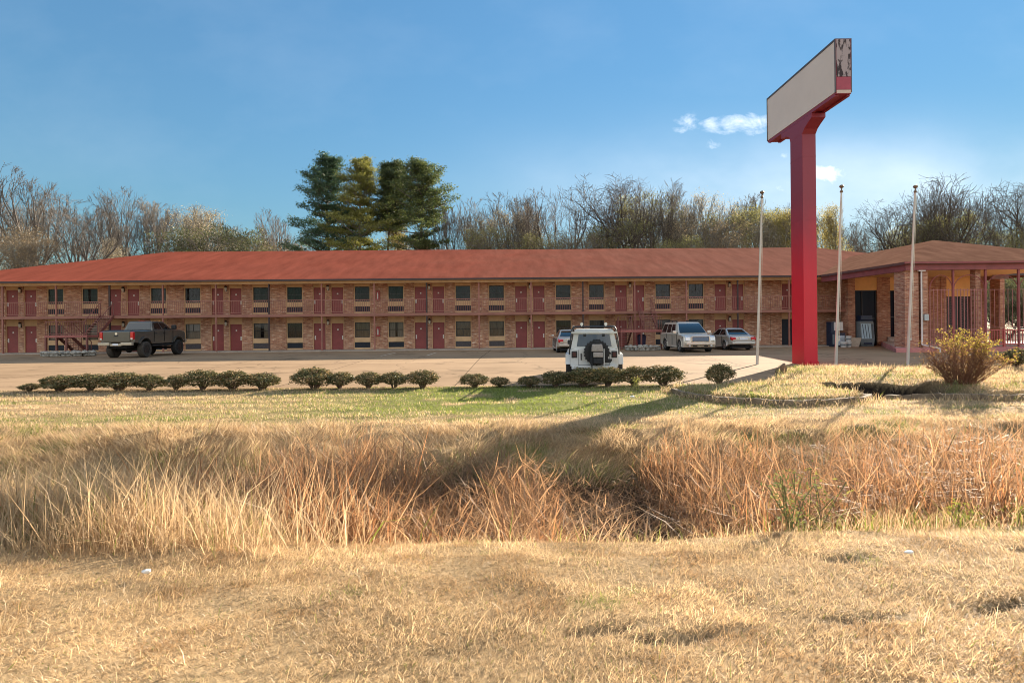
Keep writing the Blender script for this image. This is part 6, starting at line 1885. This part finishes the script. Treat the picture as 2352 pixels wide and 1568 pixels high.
TREES_BARE = [
 ('tall2', -20, 392, 108, 1.0, 'bare grey tree cut off by the left edge of the picture'),
 ('tall', 92, 392, 110, 1.15, 'big bare tree with a dark forked trunk above the left end of the roof'),
 ('lean', 152, 455, 105, 1.0, 'bare tree leaning to the right near the left end of the roof'),
 ('slim2', 38, 440, 130, 1.0, 'bare tree between the left edge and the big forked tree'),
 ('tall2', 345, 452, 128, 1.0, 'bare grey tree left of centre of the rounded tan tree'),
 ('tall', 185, 480, 132, 1.0, 'bare tree far behind the leaning tree on the left'),
 ('tall2', 575, 512, 134, 1.1, 'low bare tree halfway between the dark evergreen and the pines'),
 ('oak2', 2175, 430, 118, .9, 'bare oak just right of the third flagpole top'),
 ('tall2', 1960, 505, 124, 1.0, 'low bare tree between the red sign pylon and second flagpole'),
 ('tall', 1365, 440, 124, 1.0, 'bare tree between the two wide bare oaks'),
 ('tall2', 290, 425, 122, 1.0, 'bare tree standing just left of the rounded tan tree'),
 ('slim', 232, 468, 133, .9, 'slim bare tree between the leaning tree and the tall tree next to it'),
 ('slim2', 395, 447, 129, 1.0, 'bare grey tree rising behind the rounded tan tree'),
 ('slim', 470, 462, 136, .9, 'pale bare tree behind the dark evergreen on the left'),
 ('slim2', 545, 505, 140, .9, 'low bare tree right of the dark evergreen on the left'),
 ('slim', 610, 520, 143, 1.0, 'low bare tree in the gap left of the pines'),
 ('tall', 672, 478, 133, 1.0, 'bare tree half behind the lowest boughs of the leftmost pine'),
 ('slim2', 1050, 440, 115, 1.0, 'slim bare tree immediately right of the pines'),
 ('slim', 1108, 442, 122, 1.0, 'second slim bare tree right of the pines'),
 ('tall2', 1170, 430, 119, 1.0, 'bare tree touching the left side of the big dark oak crown'),
 ('slim2', 1222, 430, 129, 1.0, 'pale bare tree inside the left part of the big dark oak crown'),
 ('oak', 1305, 402, 108, 1.05, 'wide bare oak with a thick dark trunk above the middle of the roof'),
 ('oak2', 1420, 396, 115, .95, 'wide bare oak behind and right of the thick trunked oak'),
 ('tall', 1510, 420, 119, 1.0, 'bare tree at the right end of the big oak crowns'),
 ('slim', 1575, 425, 122, 1.0, 'slim bare tree left of the tall tan leafed tree'),
 ('slim2', 1690, 436, 133, .9, 'thin bare tree top left of the first flagpole'),
 ('slim', 1745, 432, 136, .9, 'thin bare tree top behind the first flagpole'),
 ('tall2', 1790, 462, 129, 1.0, 'bare tree just left of the red sign pylon'),
 ('slim2', 1890, 480, 140, 1.0, 'bare tree just right of the red sign pylon'),
 ('oak2', 2050, 458, 105, .85, 'bare dark oak between the second and third flagpoles'),
 ('slim', 1990, 500, 136, 1.0, 'slim bare tree behind the second flagpole'),
 ('oak', 2245, 402, 101, 1.05, 'big bare oak rising above the office roof'),
 ('oak2', 2350, 405, 108, .9, 'bare oak cut off by the right edge of the picture'),
 ('slim2', 2140, 470, 126, 1.0, 'slim bare tree right of the third flagpole'),
]
TREES_LEAFY = [
 ('tan', 1090, 498, 120, 1.0, 'low tan leafed tree between the two slim bare trees right of the pines'),
 ('olive', 1140, 522, 112, 1.0, 'low olive tree right of the two slim bare trees near the pines'),
 ('olive', 1440, 505, 112, 1.0, 'low olive tree below the right hand wide bare oak'),
 ('tan', 1468, 462, 124, .9, 'tan leafed tree at the right side of the right hand wide bare oak'),
 ('tan', 1545, 482, 120, 1.0, 'tan leafed tree left of the low olive and rusty brown trees'),
 ('olive', 1690, 478, 118, .9, 'olive tree close left of the first flagpole'),
 ('olive', 1765, 470, 122, .9, 'olive tree between the first flagpole and the golden green tree'),
 ('brown', 1330, 535, 108, .9, 'low brown tree right beside the trunk of the thick trunked oak'),
 ('olive', 2105, 515, 116, .9, 'low olive tree just behind the top of the office roof'),
 ('brown', 15, 520, 101, 1.0, 'brown leafed tree at the far left edge above the roof corner'),
 ('brown', 85, 540, 98, .9, 'brown leafed tree under the big bare forked tree on the left'),
 ('tan', 220, 540, 115, .9, 'low tan leafed tree behind the leaning bare tree'),
 ('tan', 415, 470, 115, 1.25, 'rounded tan leafed tree above the left part of the roof'),
 ('dark', 480, 512, 105, 1.0, 'dark rounded evergreen just above the left part of the roof'),
 ('brown', 640, 545, 126, 1.0, 'low brown tree left of the pines'),
 ('gold', 905, 470, 122, 1.0, 'golden green conical tree under the third pine'),
 ('brown', 985, 535, 115, .9, 'rusty brown leafed tree under the rightmost pine'),
 ('tan', 1180, 468, 112, 1.0, 'tan leafed tree left of the thick trunked oak'),
 ('olive', 1255, 530, 108, .9, 'low olive tree at the foot of the thick trunked oak'),
 ('tan', 1380, 520, 115, .9, 'low tan leafed tree right of the thick trunked oak'),
 ('olive', 1500, 440, 115, .8, 'thin olive tree right of the wide bare oaks'),
 ('tan', 1640, 428, 115, .9, 'tall tan leafed tree left of the first flagpole'),
 ('brown', 1640, 498, 105, 1.0, 'rusty brown leafed tree below the tall tan leafed tree'),
 ('olive', 1570, 540, 101, .8, 'low olive tree left of the rusty brown tree'),
 ('gold', 1795, 478, 112, 1.15, 'golden green tree left of the red sign pylon'),
 ('tan', 1725, 500, 115, 1.0, 'tan leafed tree behind the first flagpole'),
 ('gold', 1905, 468, 108, .95, 'golden green conical tree right of the red sign pylon'),
 ('olive', 2165, 488, 101, .9, 'olive tree above the office roof right of the third flagpole'),
 ('tan', 2060, 540, 115, 1.0, 'low tan leafed tree under the bare oak by the third flagpole'),
 ('olive', 2290, 520, 105, 1.0, 'olive tree just above the office roof near the right edge'),
 ('dark', 2298, 628, 58, 1.0, 'dark evergreen seen through the porch railing at the right'),
 ('dark', 2318, 690, 52, 1.6, 'low dark evergreen seen through the porch railing near the right pillar'),
 ('dark', 2372, 628, 50, 1.0, 'dark evergreen at the right edge beyond the porch'),
 ('dark', 2420, 600, 62, 1.2, 'tall dark evergreen beyond the porch on the far right'),
]
PINES = [
 (757, 366, 112, 7.6, .38, (.035, .075, .04), (.09, .14, .06), 'leftmost dark green pine with wide drooping boughs'),
 (832, 368, 109, 6.2, .34, (.14, .15, .03), (.30, .28, .07), 'yellow green dense pine second of the group'),
 (893, 383, 116, 4.6, .62, (.05, .08, .03), (.14, .16, .05), 'slim pine with bare lower trunk third of the group'),
 (962, 381, 110, 5.6, .50, (.05, .085, .03), (.17, .19, .055), 'rightmost broad pine with see through lower boughs'),
]

# ---------------------------------------------------------------- shrubs
BUSHES = [  # x, top, bottom, width (picture 2352 wide), label
 (67, 876, 894, 34, 'tiny clipped bush at the very left end of the bush row'),
 (137, 861, 897, 84, 'dark low wide bush first of the long left run of bushes'),
 (207, 857, 895, 72, 'clipped bush second in the long left run of bushes'),
 (273, 855, 896, 84, 'wide clipped bush below the rear wheel of the pickup'),
 (343, 856, 892, 68, 'clipped bush below the middle of the pickup truck'),
 (403, 858, 893, 44, 'small round bush below the nose of the pickup truck'),
 (465, 849, 893, 74, 'clipped bush third from the right end of the long left run'),
 (533, 850, 893, 82, 'clipped bush second from the right end of the long left run'),
 (601, 855, 892, 80, 'rounded bush at the right end of the long left run'),
 (722, 846, 894, 86, 'tall bush of the pair right of the long left run'),
 (780, 853, 890, 54, 'smaller bush of the pair right of the long left run'),
 (846, 852, 888, 60, 'left bush of the three small ones before the middle gap'),
 (904, 851, 887, 56, 'middle bush of the three small ones before the middle gap'),
 (969, 849, 888, 66, 'right bush of the three small ones before the middle gap'),
 (1089, 855, 886, 60, 'flat topped bush alone after the middle gap'),
 (1146, 860, 883, 38, 'small bush beside the flat topped one after the middle gap'),
 (1215, 865, 889, 48, 'low shaded bush left of the white jeep'),
 (1275, 853, 888, 58, 'bush below the left rear wheel of the white jeep'),
 (1338, 845, 888, 76, 'dark bush in front of the left half of the white jeep'),
 (1395, 843, 886, 70, 'dark bush in front of the backpack on the white jeep'),
 (1455, 842, 886, 62, 'bush at the right corner of the white jeep'),
 (1522, 842, 887, 84, 'large dark bush right of the white jeep'),
 (1650, 843, 890, 58, 'lone dark round bush between the lot and the grass mound'),
 (2333, 830, 874, 62, 'dark round bush cut by the right edge beyond the yellow shrub'),
]
def build_shrubs():
    LFB = leaf_mat('bush_leaf', .22)
    STM = pbr('shrub_stem', (0.16, 0.105, 0.07), .9, var=.3, vscale=8)
    protos = []
    for v in range(5):
        rg = np.random.default_rng(400 + v)
        root = thing('clipped_bush', 'x', 'bush', (0, 0, 0), 0, 'bushes along the near edge of the lot')
        n = 4200
        d = rg.normal(0, 1, (n, 3)); d /= np.linalg.norm(d, axis=1)[:, None]
        d[:, 2] = np.abs(d[:, 2]) * rg.choice([1, 1, 1, -.6], n)
        th = np.arctan2(d[:, 1], d[:, 0])
        lump = 1 + .42 * (fbm(th * 2.2 + v * 9, d[:, 2] * 4.0, 7 + v, 3) - .5) * 2
        rad = rg.uniform(.62, 1.0, n) ** .6 * lump
        hz = np.clip(-d[:, 2], 0, 1); sq = 1 / np.sqrt(np.maximum(1e-3, 1 - .55 * hz * hz))
        P = d * rad[:, None] * np.array([.5, .42, .5]) * np.stack([sq, sq, np.ones(n)], 1) + np.array([0, 0, .48])
        P = P + rg.normal(0, .018, (n, 3)); P[:, 2] = np.maximum(P[:, 2], .03 + .14 * rg.uniform(0, 1, n))
        a = rg.uniform(0, 1, (n, 1))
        col = np.array((.05, .060, .024)) * (1 - a) + np.array((.215, .19, .08)) * a
        br = (rg.uniform(0, 1, n) < .12 + .25 * sstep(.45, .65, fbm(P[:, 0] * 4 + v, P[:, 2] * 4, 55 + v, 2)))[:, None]
        col = np.where(br, np.array((.40, .27, .13)) * (.6 + .7 * a), col)
        V, T, C = leaf_cloud(P, .066, col, 0, rg, .55)
        raw_mesh('foliage', V, T, LFB, C, root)
        segs = []
        r = random.Random(v)
        for k in range(34):
            an = r.uniform(0, 2 * PI); q = Vector((.05 * math.cos(an), .05 * math.sin(an), -.04))
            e = Vector((.30 * math.cos(an) * r.uniform(.3, 1), .26 * math.sin(an) * r.uniform(.3, 1), r.uniform(.45, 1.04)))
            m = q.lerp(e, .5) + Vector((0, 0, -.04))
            segs += [(*q, *m, .018, .014), (*m, *e, .014, .007)]
        V, T = tubes(segs, 5, .1); raw_mesh('stem', V, T, STM, None, root)
        protos.append({'o': root, 'used': False})
    rnd = random.Random(3)
    for i, (xd, yt, yb, w, lab) in enumerate(BUSHES):
        yh = 741 + (1350 - xd) * .0092
        D = 18.75 if i < 23 else 21.3
        z = float(terrain(X_at(xd, D), D))
        if i == 22: D = 18.9
        W = w / F * D; Hh = (yb - yt) / F * D * 1.0
        p = protos[(i * 2 + i // 3) % 5]
        o = copy_tree(p['o']) if p['used'] else p['o']; p['used'] = True
        o['label'] = lab; o.location = (X_at(xd, D), D, z); o.scale = (W * 1.14, max(.8, W * .98), Hh); o.rotation_euler = (0, 0, rnd.choice([0, PI]) + rnd.uniform(-.5, .5))
    # small second head on the bush right of the jeep
    # ---- the big yellow and russet shrub
    rg = np.random.default_rng(77); r = random.Random(77)
    D = 16.9; x = X_at(2205, D); z = float(terrain(x, D))
    root = thing('yellow_shrub', 'large twiggy shrub with russet stems and sunlit yellow leaves before the office porch', 'shrub', (x, D, z))
    segs = []; tips = []
    for k in range(190):
        an = r.uniform(0, 2 * PI); sp = r.uniform(.05, .95) ** .8
        d = Vector((math.cos(an) * sp * 1.15, math.sin(an) * sp, 1)).normalized()
        f0 = r.uniform(.05, .42); q = Vector((f0 * math.cos(an), f0 * .8 * math.sin(an), -.05)); ln = r.uniform(.75, 1.6) * (1 - .25 * sp)
        rr = .013
        for j in range(5):
            d = (d + Vector((r.gauss(0, .12), r.gauss(0, .12), -.02 * sp))).normalized()
            e = q + d * ln / 5
            segs.append((*q, *e, rr, rr * .78)); rr *= .78
            if j >= 1:
                for b in range(2):
                    d2 = (d + Vector((r.gauss(0, .6), r.gauss(0, .6), r.gauss(.15, .3)))).normalized()
                    e2 = e + d2 * r.uniform(.10, .30); segs.append((*e, *e2, .005, .003)); tips.append(tuple(e2)); tips.append(tuple(e.lerp(e2, .5)))
            q = e
        tips.append(tuple(q))
    V, T = tubes(segs, 5, .02); raw_mesh('stems', V, T, pbr('russet_stem', (0.21, 0.10, 0.055), .85, var=.3, vscale=9), None, root)
    tp = np.array(tips)
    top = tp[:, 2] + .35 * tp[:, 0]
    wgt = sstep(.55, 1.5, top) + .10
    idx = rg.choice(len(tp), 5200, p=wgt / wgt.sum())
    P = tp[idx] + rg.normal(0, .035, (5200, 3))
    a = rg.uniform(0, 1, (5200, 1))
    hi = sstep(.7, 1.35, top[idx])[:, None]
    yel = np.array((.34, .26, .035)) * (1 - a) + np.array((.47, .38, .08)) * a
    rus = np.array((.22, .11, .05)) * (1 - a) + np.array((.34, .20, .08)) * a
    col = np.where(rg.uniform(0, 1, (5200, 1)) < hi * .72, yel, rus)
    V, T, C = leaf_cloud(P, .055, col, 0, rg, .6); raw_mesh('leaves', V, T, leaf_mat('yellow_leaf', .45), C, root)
    # ---- leggy green weed in the ditch edge and a few green tufts
    def weed(x, y, h, nst, label, seed, c1, c2):
        rg = np.random.default_rng(seed); r = random.Random(seed)
        root = thing('green_weed', label, 'weed', (x, y, float(terrain(x, y))), 0, 'green weeds at the ditch')
        segs = []; tips = []
        for k in range(nst):
            d = Vector((r.gauss(0, .28), r.gauss(0, .2), 1)).normalized(); q = Vector((r.gauss(0, .03), r.gauss(0, .03), -.02))
            for j in range(7):
                d = (d + Vector((r.gauss(0, .1), r.gauss(0, .1), .05))).normalized(); e = q + d * h * r.uniform(.8, 1.1) / 7
                segs.append((*q, *e, .005, .004)); q = e
                for b in range(5): tips.append(tuple(e + Vector((r.gauss(0, .05), r.gauss(0, .05), r.gauss(0, .03)))))
        V, T = tubes(segs, 5, .02); raw_mesh('stem', V, T, pbr('green_stem', (.12, .12, .04), .8, var=.2), None, root)
        tp = np.array(tips); a = rg.uniform(0, 1, (len(tp), 1))
        V, T, C = leaf_cloud(tp, .045, np.array(c1) * (1 - a) + np.array(c2) * a, 0, rg, .35); raw_mesh('leaves', V, T, leaf_mat('weed_leaf', .4), C, root)
    weed(2.62, 5.35, .62, 9, 'leggy pale green weed rising in front of the right hand reeds', 501, (.10, .13, .04), (.26, .27, .08))
    weed(2.92, 5.55, .74, 6, 'taller green weed just right of the leggy one by the reeds', 502, (.10, .12, .03), (.30, .26, .07))
    weed(4.35, 5.5, .30, 6, 'low yellow green weed at the foot of the right hand reeds', 503, (.20, .22, .03), (.36, .36, .07))
    weed(5.05, 5.6, .28, 6, 'small yellow green weed at the ditch edge near the right side', 504, (.20, .22, .03), (.36, .36, .07))
    weed(6.3, 14.9, .22, 7, 'bright green tuft on the lawn below the left concrete edging', 505, (.16, .22, .03), (.34, .40, .07))
    weed(3.85, 17.6, .42, 7, 'yellow flowered weed in front of the bush right of the jeep', 506, (.26, .28, .05), (.50, .45, .12))
    weed(12.6, 16.2, .62, 7, 'thin green weed growing before the concrete block edging', 507, (.12, .15, .05), (.30, .30, .10))
# ---------------------------------------------------------------- build it all
build_world()
build_camera()
build_ground()
build_lot()
build_motel()
build_stairs()
build_office()
build_sign()
build_flagpoles()
build_small()
build_cars()
build_trees()
build_thicket()
build_shrubs()
build_grass()
